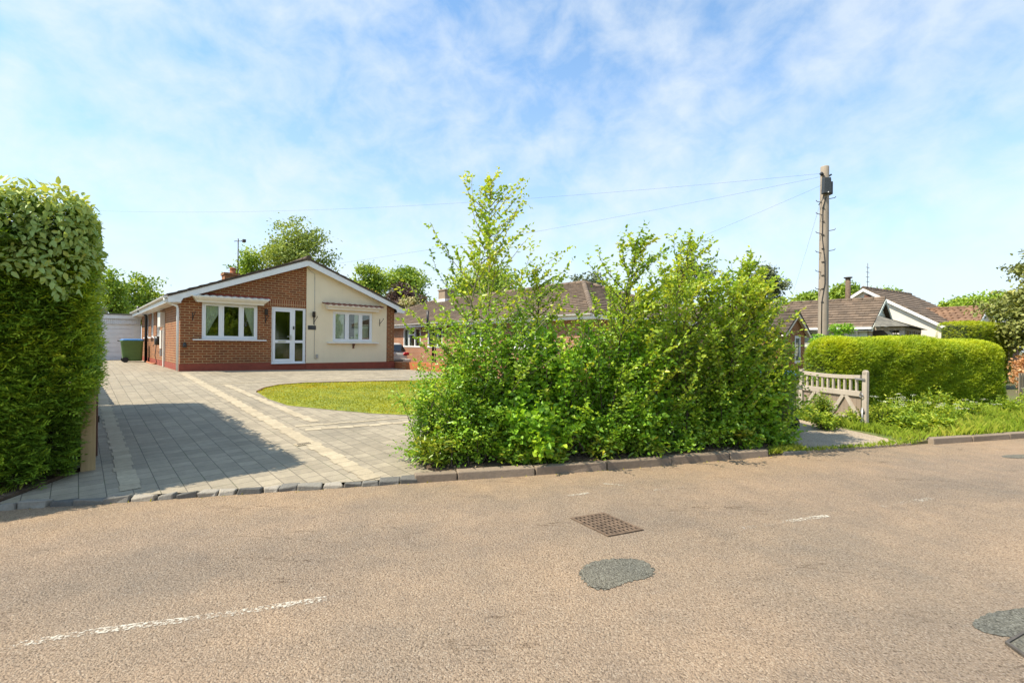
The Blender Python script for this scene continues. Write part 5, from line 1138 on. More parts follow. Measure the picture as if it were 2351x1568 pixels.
# recess the foot of the hedge near the gate post
rec = np.where(P[:, 0] > -2.75, -.1*np.clip((1.2-P[:, 2]), 0, 1), .16*low)
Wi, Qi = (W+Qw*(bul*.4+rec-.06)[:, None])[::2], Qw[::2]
W = W+Qw*(bul+rec)[:, None]; W, Qw, tt = W[keep], Qw[keep], np.clip(.46+.2*gap[keep]*-1+.12*vnoise(W[keep], 44, 1.7)+.22*vnoise(W[keep], 46, 9.)+g.normal(0, .13, keep.sum()), 0, 1)
tt = np.clip(tt + .25*np.clip((-2.75-P[keep][:, 0])*-1, 0, .35)*(P[keep][:, 0] > -2.8), 0, 1)
V, Fq, t_ = fronds(g, inv(W)-Qw*.03, Qw, .15, 4, .44, tt, .3, .32); np_obj('foliage', V, Fq, t_, M['yew'], yh)
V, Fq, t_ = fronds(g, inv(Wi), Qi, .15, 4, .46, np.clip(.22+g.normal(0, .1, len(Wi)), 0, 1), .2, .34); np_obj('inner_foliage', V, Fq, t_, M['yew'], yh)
mb = MB(); u0, u1, v0, v1 = HU[0]+.2, HU[1]-.17, HV[0]+.2, HV[1]-.2
q = [L2W(u0, v0), L2W(u1-.1, v0+.1), L2W(u1, v1), L2W(u0, v1)]; r = [L2W(u0, v0), L2W(u1, v0), L2W(u1, v1), L2W(u0, v1)]
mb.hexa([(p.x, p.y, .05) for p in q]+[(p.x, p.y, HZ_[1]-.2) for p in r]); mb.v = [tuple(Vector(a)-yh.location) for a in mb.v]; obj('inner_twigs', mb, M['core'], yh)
mb = MB()
for k in range(3):
    p = L2W(-2.58-.14*k+rnd.uniform(-.1, .1), -11.62+rnd.uniform(-.05, .15)); a = Vector((p.x, p.y, .05))-yh.location; mb.tube([a, a+Vector((rnd.uniform(-.1, .1), rnd.uniform(-.05, .05), .35)), a+Vector((rnd.uniform(-.2, .2), .1, .9))], [.011, .009, .005], 6)
obj('stems', mb, M['bark_pale'], yh)
# broad leaved climber over the top and shoulders
cl = thing('climbing_shrub', 'broad pale leaved climbing shrub draped over the top of the yew hedge', 'climber', tuple(L2W(-4.3, -9.3, 2.9)))
P, Q = boxpts(g, 30000, (HU[0], HU[1]+.06), (HV[0]-.13, HV[1]), (1.3, 3.16), .3, (1.6, .2, 1, .7, .2)); W, Qw = toworld(P, Q)
u = P[:, 0]; fr_ = vnoise(np.stack([u, 0*u, 0*u], 1), 51, 2.6)
lim = 2.42+.14*fr_ - .38*np.clip((-3.9-u)/1.0, 0, 1)*(np.sin(u*5)*.5+.6) + .1*vnoise(W, 52, 5) - np.where((P[:, 1] > -11.3) & (u > -2.6), .25, 0) - .45*np.exp(-((u+2.62)/.16)**2)
k = (P[:, 2] > lim) & (g.random(len(P)) < .62)
W, Qw, P = W[k], Qw[k], P[k]; n = len(W); W = W+Qw*(vnoise(W, 53, 3)*.06+g.uniform(-.05, .07, n))[:, None]
topf = np.clip(Qw[:, 2], 0, 1); A = unit(g.normal(0, .7, (n, 3))+Qw*.35+np.array([0, 0, -.75])*(1-topf)[:, None]); Nl = unit(Qw+g.normal(0, .5, (n, 3))+np.array([0, 0, .4]))
tt = np.clip(.42+.34*np.clip((P[:, 2]-2.85)/.25, 0, 1)+.1*vnoise(W, 54, 2)+g.normal(0, .15, n), 0, 1)  # yellower tint towards the top puts sunlight into the leaf colour
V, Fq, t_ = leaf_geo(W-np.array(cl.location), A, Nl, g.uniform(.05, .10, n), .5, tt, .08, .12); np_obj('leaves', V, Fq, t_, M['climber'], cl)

def clipped(name, label, a, b, dep, z0, z1, rad, n, mat, seed, size=.055, endcap=True, core='core2', wob=.04, bias=None):
    """clipped hedge along the ground line a-b (front face), going back by dep"""
    g = np.random.default_rng(seed); a, b = Vector((*a, 0)), Vector((*b, 0)); L = (b-a).length; X = (b-a)/L; Y = Vector((-X.y, X.x, 0))
    t = thing(name, label, 'hedge', (a+b)/2+Y*dep/2)
    P, Q = boxpts(g, n, (0, L), (0, dep), (z0, z1), rad, (1, .6, .4, .9, .1)); o = np.array((a-t.location)[:]); Xn, Yn = np.array(X[:]), np.array(Y[:])
    zc = P[:, 2].copy(); W = o+P[:, :1]*Xn+P[:, 1:2]*Yn; W[:, 2] = zc; Qw = Q[:, :1]*Xn+Q[:, 1:2]*Yn; Qw[:, 2] = Q[:, 2]
    W = W+Qw*(vnoise(W, seed, 1.6)*wob+vnoise(W, seed+1, 5)*wob*.6)[:, None]
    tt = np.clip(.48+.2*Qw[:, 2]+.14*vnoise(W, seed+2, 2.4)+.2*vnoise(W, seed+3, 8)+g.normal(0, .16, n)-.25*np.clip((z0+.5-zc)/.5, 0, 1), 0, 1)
    V, Fq, t_ = fronds(g, W-Qw*.02, Qw, size, 3, .5, tt, .2, .42, .5, bias); np_obj('foliage', V, Fq, t_, mat, t)
    mb = MB(); c, e = .09, rad*.45
    sec = [(c, z0), (c, z1-rad), (c+e*.6, z1-c-e*.4), (c+rad, z1-c), (dep-c-rad, z1-c), (dep-c-e*.6, z1-c-e*.4), (dep-c, z1-rad), (dep-c, z0)]
    m = len(sec)
    for (x, sh) in ((c, .55), (c+rad*.5, .88), (rad+c, 1), (L-c-rad, 1), (L-c-rad*.5, .88), (L-c, .55)):
        for (y, z) in sec:
            yy = dep/2+(y-dep/2)*(.55+.45*sh if sh < 1 else 1); zz = z if z < z1-rad-.01 else (z1-rad)+(z-(z1-rad))*(sh if sh < 1 else 1)*(1 if sh == 1 else sh)
            p = a-t.location+X*x+Y*yy; mb.v.append((p.x, p.y, zz))
    for i in range(5):
        for j in range(m-1): mb.face((i*m+j, (i+1)*m+j, (i+1)*m+j+1, i*m+j+1), .5, True)
    mb.face(range(m)); mb.face(range(6*m-1, 5*m-1, -1)); obj('inner_twigs', mb, M[core], t); return t
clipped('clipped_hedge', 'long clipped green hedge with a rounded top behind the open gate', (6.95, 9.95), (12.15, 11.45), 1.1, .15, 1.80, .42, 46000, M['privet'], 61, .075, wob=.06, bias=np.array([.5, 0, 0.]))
a = at(2222, 760, 16.6); b = at(2330, 762, 17.6); clipped('clipped_hedge', 'bright yellow green clipped hedge before the pantiled wing', (a.x, a.y), (b.x, b.y), 1.0, .3, at(2200, 739.5, 16.5).z, .2, 11000, M['lonicera'], 62, .08)

# ------------------------------------------------------------------ roadside saplings and shrubs
class Foliage:
    def __init__(s): s.P, s.A, s.N, s.L, s.T = [], [], [], [], []
    def add(s, p, a, n, l, t): s.P.append(p); s.A.append(a); s.N.append(n); s.L.append(l); s.T.append(t)
    def build(s, name, mat, parent, wid, origin, **kw):
        P = np.array(s.P)-np.array(origin); return leaves(name, parent, mat, P, np.array(s.A), np.array(s.N), np.array(s.L), wid, np.clip(np.array(s.T), 0, 1), **kw)
def twig_leaves(fo, r, p, d, length, spacing, ll, tint, upb=.6, skip=.1):
    """leaves alternating along a straight twig from p in direction d"""
    n = max(2, int(length/spacing)); side = np.cross(d, [0, 0, 1.]); side /= max(np.linalg.norm(side), 1e-6)
    for i in range(n+1):
        t = skip+(1-skip)*i/n; s = 1 if i % 2 else -1
        q = p+d*length*t; a = d*.5+side*s*r.uniform(.4, 1.0)+r.normal(0, .32, 3)
        fo.add(q, a, np.array([0, 0, upb])+r.normal(0, .55, 3), ll*r.uniform(.65, 1.2), tint+r.normal(0, .16))
def shoot(r, p, d, length, n, up, wob, wind=np.zeros(3)):
    pts = [p.copy()]; d = d/np.linalg.norm(d); st = length/n
    for i in range(n): d = d+np.array([0, 0, up])/n+wind/n+r.normal(0, wob, 3); d /= np.linalg.norm(d); p = p+d*st; pts.append(p.copy())
    return pts
def sapling(label, name, x, y, h, seed, nbr, spread, mat='hornbeam', ll=.063, low=.25, wind=(.25, .05, 0), lean=(0, 0), bark='bark', sparse=1.0, stems=1, grp='roadside saplings', lowb=1.0):
    r = np.random.default_rng(seed); z0 = hgt(x, y); t = thing(name, label, 'tree', (x, y, z0), 0, grp); O = np.array([x, y, z0]); mb = MB(); fo = Foliage(); wind = np.array(wind, float)
    for s in range(stems):
        hh = h*(1-.22*s*r.random()-.05*s); d0 = np.array([lean[0]+(r.normal(0, .16) if s else 0), lean[1]+(r.normal(0, .1) if s else 0), 1.])
        st = shoot(r, O+np.array([r.normal(0, .05) if s else 0, r.normal(0, .05) if s else 0, -.05]), d0, hh, 16, .12, .04, wind*.42)
        mb.tube([Vector(q-O) for q in st], [max(.004, .026*(1-i/16.5)) for i in range(17)], 6)
        for b in range(nbr):
            f = low+(1-low)*(b+r.random()*.8)/nbr; k = min(15, int(f*16)); p = st[k]+(st[k+1]-st[k])*(f*16-k)
            az = b*2.4+r.normal(0, .4); el = .3+.5*f; L = spread*(1-f)**.55*r.uniform(.65, 1.15)*(lowb if f < .5 else 1)+.1
            d = np.array([math.cos(az)*math.cos(el), math.sin(az)*math.cos(el)*.7, math.sin(el)])
            bp = shoot(r, p, d, L, 7, .45, .08, wind*(.35+1.1*f)); mb.tube([Vector(q-O) for q in bp], [max(.0025, .009*(1-i/7.5)) for i in range(8)], 4)
            ct = .5+.22*r.normal()
            for j in range(1, 8):
                q = bp[j]; dd = bp[j]-bp[j-1]; dd /= np.linalg.norm(dd)
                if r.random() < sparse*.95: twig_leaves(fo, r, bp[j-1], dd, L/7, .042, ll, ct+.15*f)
                for m in range(2):
                    if r.random() < sparse*.8*(1.15-.5*f): 
                        td = dd+r.normal(0, .6, 3)+wind*f*.6; td /= np.linalg.norm(td); tl = r.uniform(.08, .2)*(1.25-.5*f); twig_leaves(fo, r, q, td, tl, .034, ll, ct+.15*f)
        twig_leaves(fo, r, st[-3], (st[-1]-st[-3])/np.linalg.norm(st[-1]-st[-3]), np.linalg.norm(st[-1]-st[-3]), .035, ll*.9, .6)
    obj('branches', mb, M[bark], t); fo.build('crown', M[mat], t, .62, O); return t
def shrub(label, name, x, y, h, rad, seed, mat, ll, wid=.6, nsh=46, cat='shrub', grp='shrubs in the roadside row', base=.22, fill=8, el0=-.02, squash=.6, zmin=0):
    r = np.random.default_rng(seed); z0 = hgt(x, y)+.02; t = thing(name, label, cat, (x, y, z0), 0, grp); O = np.array([x, y, z0]); mb = MB(); fo = Foliage()
    for s in range(nsh):
        az = r.uniform(0, 2*np.pi); f = r.random(); el = el0+(1.4-el0)*f**1.15
        tgt = np.array([math.cos(az)*rad*math.cos(el*.95), math.sin(az)*rad*squash*math.cos(el*.95), h*(.03+.97*math.sin(el))*r.uniform(.75, 1.05)])
        p = O+np.array([r.normal(0, base*rad), r.normal(0, base*rad*.6), 0]); v = O+tgt-p; L = np.linalg.norm(v); d = v/L+np.array([0, 0, .35*(1-f)])
        bp = shoot(r, p, d, L, 8, -.45*(1-f)+.05, .05)
        if s % 2 == 0: mb.tube([Vector(q-O) for q in bp], [max(.003, .011*(1-i/9)) for i in range(9)], 4)
        ct = .45+.2*r.normal()
        for j in range(2, 9):
            q = bp[j]; dd = bp[j]-bp[j-1]; dd /= np.linalg.norm(dd); 
            for m in range(fill if j > 3 else fill//2):
                if r.random() < .62:
                    td = dd*.6+r.normal(0, .75, 3)+np.array([0, 0, .1]); td /= np.linalg.norm(td); st_ = q+(bp[j-1]-q)*r.random()
                    if st_[2] < z0+zmin: continue
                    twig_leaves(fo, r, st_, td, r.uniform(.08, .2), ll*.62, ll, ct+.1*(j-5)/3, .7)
    obj('stems', mb, M['bark'], t); fo.build('foliage', M[mat], t, wid, O); return t
def bx(px, off): # ground point at photo column px, off metres behind the kerb
    a = (px-1175)/F; y = 5.8
    for i in range(30): y = kerb(a*y)+off
    return a*y, y
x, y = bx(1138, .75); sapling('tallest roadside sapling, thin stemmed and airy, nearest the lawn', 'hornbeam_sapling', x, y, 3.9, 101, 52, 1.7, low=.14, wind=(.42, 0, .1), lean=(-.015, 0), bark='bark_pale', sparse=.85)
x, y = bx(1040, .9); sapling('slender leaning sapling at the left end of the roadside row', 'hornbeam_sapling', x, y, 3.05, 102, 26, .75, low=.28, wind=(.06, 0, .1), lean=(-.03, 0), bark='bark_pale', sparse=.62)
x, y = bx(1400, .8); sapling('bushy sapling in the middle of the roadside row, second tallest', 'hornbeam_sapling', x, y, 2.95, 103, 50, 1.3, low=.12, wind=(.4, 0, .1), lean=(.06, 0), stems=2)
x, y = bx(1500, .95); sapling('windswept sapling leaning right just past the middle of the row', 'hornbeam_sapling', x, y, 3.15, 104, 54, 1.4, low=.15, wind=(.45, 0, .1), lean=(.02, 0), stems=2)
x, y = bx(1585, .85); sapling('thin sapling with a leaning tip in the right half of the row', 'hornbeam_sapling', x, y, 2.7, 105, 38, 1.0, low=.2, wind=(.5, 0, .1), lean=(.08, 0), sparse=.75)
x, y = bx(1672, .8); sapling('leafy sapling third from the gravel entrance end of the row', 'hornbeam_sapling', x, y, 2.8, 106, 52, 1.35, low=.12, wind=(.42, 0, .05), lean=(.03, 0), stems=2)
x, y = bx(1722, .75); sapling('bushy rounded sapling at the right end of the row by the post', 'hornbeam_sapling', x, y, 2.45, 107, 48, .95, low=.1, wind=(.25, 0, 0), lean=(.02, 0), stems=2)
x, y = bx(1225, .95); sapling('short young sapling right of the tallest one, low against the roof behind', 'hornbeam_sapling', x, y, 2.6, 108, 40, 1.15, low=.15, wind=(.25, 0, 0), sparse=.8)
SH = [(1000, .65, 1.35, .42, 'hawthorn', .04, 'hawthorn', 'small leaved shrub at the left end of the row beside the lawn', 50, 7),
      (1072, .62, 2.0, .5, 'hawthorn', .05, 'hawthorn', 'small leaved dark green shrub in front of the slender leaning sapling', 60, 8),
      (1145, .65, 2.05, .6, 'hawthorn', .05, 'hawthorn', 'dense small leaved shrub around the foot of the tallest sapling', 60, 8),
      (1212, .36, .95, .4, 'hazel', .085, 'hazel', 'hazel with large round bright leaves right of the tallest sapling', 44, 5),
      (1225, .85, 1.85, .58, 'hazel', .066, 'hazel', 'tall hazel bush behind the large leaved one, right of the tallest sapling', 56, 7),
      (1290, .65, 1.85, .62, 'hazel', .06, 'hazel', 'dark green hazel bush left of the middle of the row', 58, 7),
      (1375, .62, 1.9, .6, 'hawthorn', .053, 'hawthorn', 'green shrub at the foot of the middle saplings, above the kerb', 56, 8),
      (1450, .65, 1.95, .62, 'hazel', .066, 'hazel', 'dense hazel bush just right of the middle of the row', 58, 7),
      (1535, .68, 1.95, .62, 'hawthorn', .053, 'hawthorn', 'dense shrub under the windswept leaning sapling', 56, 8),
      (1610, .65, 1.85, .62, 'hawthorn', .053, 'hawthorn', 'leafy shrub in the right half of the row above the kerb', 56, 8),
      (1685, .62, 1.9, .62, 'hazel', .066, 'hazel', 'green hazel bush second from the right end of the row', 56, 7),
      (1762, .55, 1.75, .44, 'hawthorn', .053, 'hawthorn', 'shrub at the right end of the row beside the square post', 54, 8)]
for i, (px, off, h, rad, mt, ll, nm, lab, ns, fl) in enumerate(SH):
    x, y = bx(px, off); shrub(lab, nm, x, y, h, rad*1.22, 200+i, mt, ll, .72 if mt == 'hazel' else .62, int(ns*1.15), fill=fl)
LA = [(1005, .36, .42, .3, 'young yellow green laurel spreading over the paving at the left end of the row'), (1195, .3, .3, .2, 'small laurel with glossy leaves at the kerb under the large leaved hazel'), (1275, .3, .26, .16, 'small laurel at the kerb left of the middle of the row'), (1385, .3, .3, .18, 'yellowish laurel at the kerb in the middle of the row'), (1480, .3, .28, .17, 'low laurel at the kerb right of the middle of the row'), (1700, .34, .36, .22, 'pale laurel near the kerb at the right end of the row')]
for i, (px, off, h, rad, lab) in enumerate(LA):
    x, y = bx(px, off); shrub(lab, 'laurel', x, y, h, rad, 260+i, 'laurel', .085, .36, 13, fill=3, grp='young laurels along the kerb', el0=.3, squash=.8)

# ------------------------------------------------------------------ weeds, verge, gate plants
pv = [(6.45, kerb(6.5)+.1), (9, kerb(9)+.14), (14, kerb(14)+.14), (17, kerb(17)+.14), (17, kerb(17)+3.5), (12.2, 11.6), (6.6, 9.75), (6.3, 8.9)]
blades('verge_grass', 'tall bright green grass on the verge below the clipped hedge', pv, 52000, .2, M['grass'], .0, .009, 'grass', 1.5, 71, .35)
px_ = [(4.3, kerb(4.3)+.02), (6.7, kerb(6.7)+.02), (6.9, kerb(6.9)+.2), (5.4, kerb(5.4)+.12), (4.4, kerb(4.4)+.12)]
blades('edge_grass', 'thin strip of grass between the gravel entrance and the road', px_, 5200, .06, M['grass'], .0, .01, 'grass', 4, 72, .6)
pz_ = [(5.75, 9.9), (6.3, 8.55), (6.75, 8.05), (7.0, 8.3), (6.6, 9.0), (6.1, 10.2)]
blades('gate_grass', 'grass and weeds growing along the foot of the open gate', pz_, 6500, .13, M['grass'], .0, .012, 'grass', 3, 73, .45)
pk = []
for a in np.arange(-5.2, 3.9, .5): pk.append((a, kerb(a)-.05))
for a in np.arange(3.9, -5.2, -.5): pk.append((a, kerb(a)+.0))
blades('kerb_moss', 'sparse moss and tiny weeds along the foot of the kerb', pk, 2600, .022, M['lawn_grass'], .0, .012, 'moss', 6, 74, .9)
pt_ = [(-5.9, 3.98+.1), (-4.95, 4.36), (-4.9, 4.75), (-5.9, 4.7)]
blades('bed_grass', 'sparse yellowing grass on the soil below the yew hedge', pt_, 900, .05, M['grass'], .02, .008, 'grass', 4, 75, .6)
pb_ = [(3.7, kerb(3.7)+.0), (4.35, kerb(4.35)+.02), (4.4, kerb(4.4)+.25), (3.9, kerb(3.9)+.25)]
blades('tuft_grass', 'tuft of grass in the gap beside the last kerb stone', pb_, 1500, .09, M['grass'], .0, .01, 'grass', 4, 76, .5)
def weed(label, name, x, y, h, rad, seed, flowers=0, mat='weed', ll=.06, ns=26, grp='weeds along the verge', cat='plant'):
    t = shrub(label, name, x, y, h, rad, seed, mat, ll, .42, ns, cat, grp, .3, 3, .4, .8)
    if flowers:
        r = np.random.default_rng(seed+1); st = MB(); O = np.array(t.location)
        for k in range(flowers):
            F2 = Foliage()
            c = np.array([r.normal(0, rad*.6), r.normal(0, rad*.4), h*r.uniform(.75, 1.2)]); st.tube([(c[0]*.4, c[1]*.4, 0), tuple(c)], .004, 4)
            for m in range(22): F2.add(O+c+np.append(r.normal(0, .028, 2), r.normal(0, .006)), r.normal(0, 1, 3)*np.array([1, 1, .2]), np.array([0, 0, 1])+r.normal(0, .3, 3), .016, r.random())
            F2.build('flower_head', M['flower'], t, .9, O)
        obj('flower_stalks', st, M['weed'], t)
    return t
WD = [(7.15, 8.95, .85, .42, 10, 'cow_parsley', 'tall cow parsley with white flowers right of the open gate'), (7.9, 9.35, .8, .45, 12, 'cow_parsley', 'cow parsley with white flowers against the left half of the clipped hedge'),
      (8.5, 9.2, .62, .4, 9, 'cow_parsley', 'low cow parsley with white flowers on the verge grass'), (8.9, 9.9, .95, .5, 0, 'nettle', 'tall bright green nettles against the middle of the clipped hedge'),
      (9.7, 10.0, .6, .45, 8, 'cow_parsley', 'cow parsley in front of the right half of the clipped hedge'), (11.2, 10.6, .55, .45, 0, 'nettle', 'nettles at the right foot of the clipped hedge'),
      (12.6, 11.3, .9, .5, 14, 'cow_parsley', 'cow parsley in flower beyond the right end of the clipped hedge'), (13.4, 11.9, .8, .5, 10, 'cow_parsley', 'cow parsley below the orange shrub at the right edge'),
      (7.3, 8.55, .42, .34, 0, 'dock', 'dock leaves on the verge corner beside the gravel entrance'), (7.75, 8.6, .38, .34, 0, 'dock', 'low dock plant on the verge a step from the kerb end'), (6.62, 9.05, .4, .25, 0, 'nettle', 'low weeds under the latch end of the gate')]
for i, (x, y, h, rad, fl, nm, lab) in enumerate(WD): weed(lab, nm, x, y, h*.6, rad*.85, 300+i, fl, ll=.075 if nm == 'dock' else .055)
p = on(1900, 978); q = on(1885, 985)
weed('yellow green bramble climbing up through the middle of the open gate', 'bramble', p.x-.12, p.y-.02, .6, .16, 320, 0, 'laurel', .06, 34)
weed('leafy weeds in front of the lower gate boards', 'nettle', q.x+.05, q.y-.02, .2, .2, 321, 0, 'weed', .06, 26)
p = on(1855, 962); weed('weeds at the hinge end of the open gate', 'nettle', p.x, p.y, .26, .2, 322, 0, 'weed', .05, 22)

# ------------------------------------------------------------------ trees behind
def tree(name, label, cat, x0, x1, yt, yb, d, seed, mat, ll=.2, n=7000, lobes=9, airy=.0, grp=None, base=None, flat=1.0, droop=0., bark='bark', ycut=None, core=.55):
    """tree seen at photo columns x0-x1, top yt, crown bottom yb, depth d"""
    r = np.random.default_rng(seed); tp_, bt = at((x0+x1)/2, yt, d), at((x0+x1)/2, yb, d); R = (x1-x0)/2*d/F*.98; H = (tp_.z-bt.z)/2; cz = bt.z+H
    t = thing(name, label, cat, (tp_.x, tp_.y, 0), 0, grp); C_ = np.array([0, 0, cz]); mb = MB()
    th = cz+H*.4; mb.tube([(0, 0, -.3), (r.normal(0, .05)*R, 0, cz-H*.6), (r.normal(0, .08)*R, 0, cz), (r.normal(0, .1)*R, 0, th)], [max(.06, R*.06), max(.05, R*.05), R*.03, R*.012], 8)
    Lc = []
    for k in range(lobes):
        v = r.normal(size=3); v /= np.linalg.norm(v); v[2] = v[2]*.9+.12; q = r.uniform(.35, .62)
        Lc.append((C_+v*np.array([R, R*.9, H])*q*np.array([1, 1, 1.05]), r.uniform(.36, .52)))
    Lc.append((C_+np.array([0, 0, H*.5]), .5)); Lc.append((C_-np.array([0, 0, H*.3]), .5))
    for c, _ in Lc:
        a = np.array([0, 0, max(.5, cz-H*.75)]); m_ = (a+c)/2+np.array([0, 0, -H*.1]); mb.tube([tuple(a), tuple(m_), tuple(c)], [R*.03, R*.02, R*.006], 5)
        for m in range(3): e = c+r.normal(0, .13, 3)*np.array([R, R, H]); mb.tube([tuple((m_+c)/2), tuple(e)], [R*.010, R*.003], 4)
    obj('trunk', mb, M[bark], t)
    nc = int(70*len(Lc)/8*(1-airy*.5)); P, T_, Cn = [], [], []
    per = max(8, n//nc)
    for k in range(nc):
        c, s = Lc[r.integers(len(Lc))]; v = r.normal(size=3); v /= np.linalg.norm(v); q = (core+(1-core)*r.random())
        cc = c+v*np.array([R, R, H*flat])*s*q; sg = .085*(R+H)*(1-.35*airy); tt = .45+.2*r.normal()
        off = r.normal(0, 1, (per, 3))*sg*np.array([1, 1, .62]); off[:, 2] -= droop*np.abs(off[:, 2])
        P.append(cc+off); T_.append(np.full(per, tt)+r.normal(0, .13, per)); Cn.append(np.tile(v, (per, 1)))
    P, T_, Cn = map(np.concatenate, (P, T_, Cn))
    k = P[:, 2] > .3; P, T_, Cn = P[k], T_[k], Cn[k]
    m = len(P); A = unit(r.normal(size=(m, 3))+Cn*.4+np.array([0, 0, -droop])); Nn = unit(r.normal(0, .7, (m, 3))+Cn*.5+np.array([0, 0, .6]))
    V, Fq, t_ = leaf_geo(P, A, Nn, ll*r.uniform(.6, 1.3, m), .62, np.clip(T_, 0, 1)); np_obj('crown', V, Fq, t_, M[mat], t); return t
tree('birch_tree', 'tall airy birch rising behind the bungalow chimney', 'tree', 560, 775, 496, 700, 34, 401, 'tree_olive', .19, 9500, 12, .75, droop=.35, bark='bark_pale', core=.35)
tree('birch_tree', 'smaller light green tree directly behind the bungalow aerial', 'tree', 518, 612, 560, 690, 32, 402, 'tree_lime', .17, 3200, 7, .5, core=.4)
tree('garden_tree', 'dark green leafy tree behind the garage and outbuilding', 'tree', 268, 372, 622, 770, 36, 403, 'tree_far', .2, 4600, 9, .5)
tree('garden_tree', 'bright yellow green tree between the yew hedge and the garage', 'tree', 225, 292, 612, 760, 32, 404, 'tree_lime', .18, 3600, 7, .2)
tree('round_tree', 'neat round green tree above the right slope of the bungalow roof', 'tree', 800, 885, 611, 720, 48, 405, 'tree_far', .26, 5200, 8, .15)
tree('round_tree', 'broad green tree between the round tree and the tallest sapling', 'tree', 868, 1010, 613, 720, 52, 406, 'tree_far', .28, 6500, 10, .2)
tree('copper_beech', 'dark purple leaved tree behind the right end of the bungalow roof', 'tree', 872, 975, 652, 735, 40, 407, 'tree_purple', .2, 5200, 8, .1)
tree('flowering_shrub', 'cream blossomed shrub against the dark purple tree', 'shrub', 908, 968, 682, 735, 34, 408, 'tree_cream', .16, 3000, 6, .1)
tree('golden_shrub', 'small golden shrub peeping over the bungalow roof edge', 'shrub', 815, 870, 662, 720, 42, 409, 'tree_gold', .18, 1200, 4, .1)
tree('garden_tree', 'mid green tree behind the tallest sapling and the brick bungalow chimney', 'tree', 1000, 1215, 606, 720, 44, 410, 'tree_far', .26, 7500, 11, .15)
tree('garden_tree', 'dark tree showing above the right end of the brick bungalow ridge', 'tree', 1300, 1400, 622, 720, 46, 411, 'tree_grey', .24, 4500, 8, .3)
tree('garden_tree', 'grey green tree peeping over the middle of the brick bungalow ridge', 'tree', 1236, 1275, 648, 690, 60, 412, 'tree_grey', .24, 1200, 4, .3)
tree('garden_tree', 'yellow green tree behind the middle of the roadside saplings', 'tree', 1490, 1600, 628, 740, 40, 413, 'tree_lime', .22, 5200, 8, .3)
tree('pine_tree', 'dark airy pine behind the gap between the roadside saplings', 'tree', 1535, 1640, 590, 700, 46, 414, 'tree_grey', .24, 4200, 8, .7, flat=.6, core=.3)
tree('garden_tree', 'grey green airy tree above the right end of the roadside saplings', 'tree', 1705, 1805, 612, 710, 55, 415, 'tree_grey', .26, 4800, 8, .5)
tree('distant_tree', 'rounded green tree on the skyline just left of the telegraph pole', 'tree', 1815, 1912, 672, 730, 70, 416, 'tree_far', .4, 3800, 7, 0, 'trees on the skyline')
tree('distant_tree', 'broad green tree on the skyline between the telegraph pole and flue', 'tree', 1885, 1990, 657, 735, 62, 417, 'tree_far', .36, 4800, 8, 0, 'trees on the skyline')
tree('distant_tree', 'low dark treetop showing above the ridge of the cream house', 'tree', 1995, 2070, 662, 712, 75, 418, 'tree_far', .4, 2500, 6, .1, 'trees on the skyline')
tree('distant_tree', 'olive green tree on the skyline left of the pantiled wing', 'tree', 2140, 2225, 686, 740, 70, 419, 'tree_far', .4, 3600, 7, .1, 'trees on the skyline')
tree('distant_tree', 'bright green tree on the skyline behind the gable of the pantiled wing', 'tree', 2195, 2330, 668, 760, 60, 420, 'tree_lime', .36, 5600, 9, .05, 'trees on the skyline')
tree('conifer', 'large golden green conifer cut off by the right edge', 'tree', 2308, 2570, 640, 840, 16.5, 421, 'tree_conifer', .13, 24000, 16, .0, droop=.5, flat=.9)
tree('conifer', 'upper boughs of a taller conifer at the right edge above the golden green one', 'tree', 2300, 2520, 560, 690, 18.5, 422, 'tree_conifer', .13, 8500, 9, .6, droop=.4, flat=.8)
tree('orange_shrub', 'orange leaved shrub at the right edge below the conifer', 'shrub', 2318, 2430, 812, 905, 13.6, 423, 'tree_orange', .07, 5200, 8, .05)
tree('garden_shrub', 'young green shrub beside the pole, peeping over the clipped hedge', 'shrub', 1893, 1956, 738, 800, 13.2, 424, 'hazel', .07, 900, 5, .6)
tree('garden_shrub', 'small shrub left of the pole foot behind the clipped hedge', 'shrub', 1853, 1893, 762, 800, 13.0, 425, 'hazel', .06, 500, 4, .5)
fz = at(2345, 900, 12.9)
fe = thing('picket_fence', 'pale wooden picket fence at the right edge behind the cow parsley', 'fence', (fz.x, fz.y, .2), R0(16))
mb = MB()
for i in range(14): mb.box(-.1+i*.11, -.03+i*.11, 0, .02, 0, .75)
mb.box(-.15, 1.5, .021, .05, .2, .28); mb.box(-.15, 1.5, .021, .05, .55, .63); obj('pickets', mb, M['fence'], fe)
# far side of the road: what the windows of the house reflect
g = np.random.default_rng(88)
for i, (x, y, R, h, lab) in enumerate(((14, -8, 4.5, 7.5, 'broad tree across the road, nearest of three outside the picture'), (21, -5, 5, 8, 'broad tree across the road, middle one of three outside the picture'), (29.5, -1.5, 5, 8.5, 'broad tree across the road, farthest of three outside the picture'))):
    t = thing('roadside_tree', lab, 'tree', (x, y, 0)); n = 5000; v = unit(g.normal(size=(n, 3))); P = v*np.array([R, R, h*.46])*(.6+.4*g.random((n, 1)))*(.85+.25*vnoise(v, 90+i, 3))[:, None]+np.array([0, 0, h*.54])
    P = P[P[:, 2] > .3]; n = len(P); leaves('crown', t, M['tree_far'], P, g.normal(size=(n, 3)), g.normal(0, .6, (n, 3))+np.array([0, 0, .7]), g.uniform(.35, .6, n), .65, g.random(n)); mb = MB(); mb.tube([(0, 0, -.2), (0, 0, h*.7)], [.25, .08], 8); obj('trunk', mb, M['bark'], t)

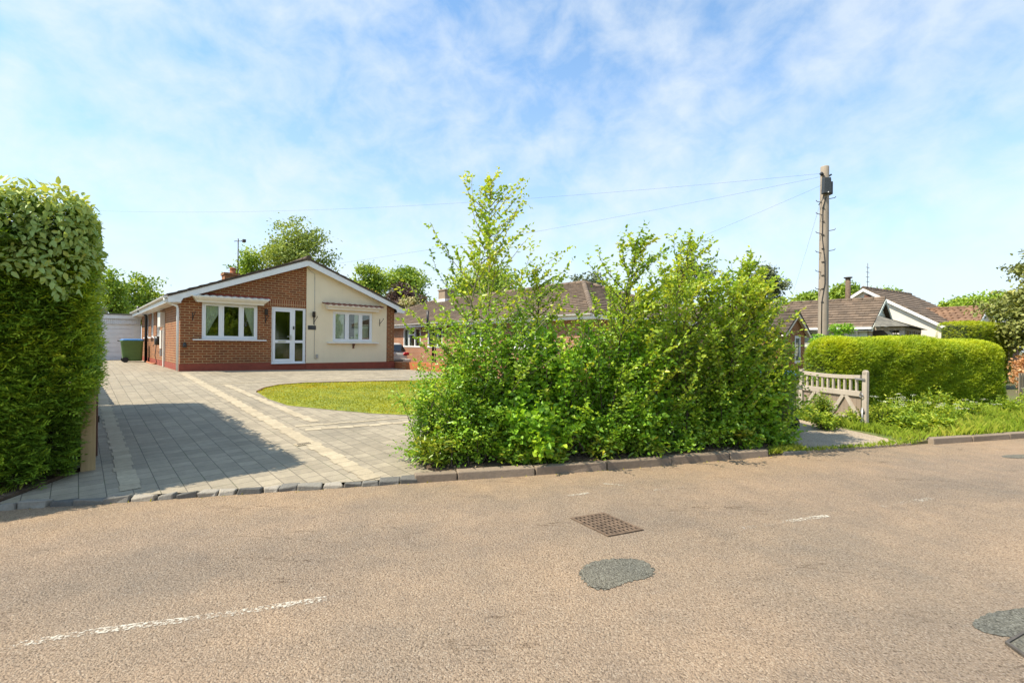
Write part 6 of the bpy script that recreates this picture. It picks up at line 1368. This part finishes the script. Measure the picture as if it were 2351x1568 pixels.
# ------------------------------------------------------------------ light, sky, camera
sx, sy = -.934, -.358; EL = R0(54.3)
sd = Vector((sx*math.cos(EL), sy*math.cos(EL), math.sin(EL)))
sun = bpy.data.lights.new('sun', 'SUN'); sun.energy = 4.8; sun.angle = R0(.5); sun.color = (1, .915, .76)
so = link(bpy.data.objects.new('sun', sun)); so.rotation_euler = sd.to_track_quat('Z', 'Y').to_euler(); so.location = (-20, -6, 30)
w = bpy.data.worlds.new('World'); scene.world = w; w.use_nodes = True; nt = w.node_tree; nt.nodes.clear()
out = nt.nodes.new('ShaderNodeOutputWorld'); bg = nt.nodes.new('ShaderNodeBackground'); bg.inputs['Strength'].default_value = .11
sk = nt.nodes.new('ShaderNodeTexSky'); sk.sky_type = 'NISHITA'; sk.sun_disc = False; sk.sun_elevation = EL; sk.sun_rotation = math.atan2(sx, sy); sk.air_density = 1.0; sk.dust_density = .6; sk.ozone_density = 1.5
tc = nt.nodes.new('ShaderNodeTexCoord'); sp = nt.nodes.new('ShaderNodeSeparateXYZ'); nt.links.new(tc.outputs['Generated'], sp.inputs[0])
# clouds lie on a flat layer overhead: direction / height gives their place on it
mp = nt.nodes.new('ShaderNodeMapping'); mp.inputs['Location'].default_value = (3.1, 1.7, .4); mp.inputs['Scale'].default_value = (1.0, 1.0, 1.35); mp.inputs['Rotation'].default_value = (R0(12), R0(18), R0(20)); nt.links.new(tc.outputs['Generated'], mp.inputs[0])
n1 = nt.nodes.new('ShaderNodeTexNoise'); n1.inputs['Scale'].default_value = 11; n1.inputs['Detail'].default_value = 8; n1.inputs['Roughness'].default_value = .58; n1.inputs['Distortion'].default_value = .25; nt.links.new(mp.outputs[0], n1.inputs['Vector'])
n2 = nt.nodes.new('ShaderNodeTexNoise'); n2.inputs['Scale'].default_value = 2.6; n2.inputs['Detail'].default_value = 4; nt.links.new(mp.outputs[0], n2.inputs['Vector'])
f = math_(nt, 'ADD', math_(nt, 'MULTIPLY', n1.outputs['Fac'], .72), math_(nt, 'MULTIPLY', n2.outputs['Fac'], .38))
cl_ = ramp(nt, f, [(.43, (0, 0, 0)), (.56, (.30, .30, .30)), (.70, (.60, .60, .60))])
hz = ramp(nt, sp.outputs[2], [(.0, (.97, .97, .97)), (.10, (.78, .78, .78)), (.26, (.40, .40, .40)), (.45, (.2, .2, .2)), (.65, (.05, .05, .05))])
base = mix(nt, 1.0, sk.outputs[0], (1.10, 1.58, 1.74), 'MULTIPLY')
c = mix(nt, hz, base, (5.2, 5.72, 6.3)); c = mix(nt, cl_, c, (5.6, 6.0, 6.25))
nt.links.new(c, bg.inputs[0]); nt.links.new(bg.outputs[0], out.inputs[0])

cam = bpy.data.cameras.new('camera'); cam.sensor_fit = 'HORIZONTAL'; cam.sensor_width = 36; cam.lens = 36*F/2351; cam.clip_end = 2000; cam.clip_start = .05; cam.shift_y = (HZ-784)/2351
co = link(bpy.data.objects.new('camera', cam)); co.matrix_world = Matrix.Translation((0, 0, EYE)) @ Matrix.Rotation(R0(90), 4, 'X') @ Matrix.Rotation(ROLL, 4, 'Z')
scene.camera = co
scene.view_settings.view_transform = 'Standard'; scene.view_settings.look = 'None'; scene.view_settings.exposure = 0.62; scene.view_settings.gamma = 1
scene.cycles.max_bounces = 6; scene.cycles.transparent_max_bounces = 12; scene.cycles.caustics_reflective = False; scene.cycles.caustics_refractive = False
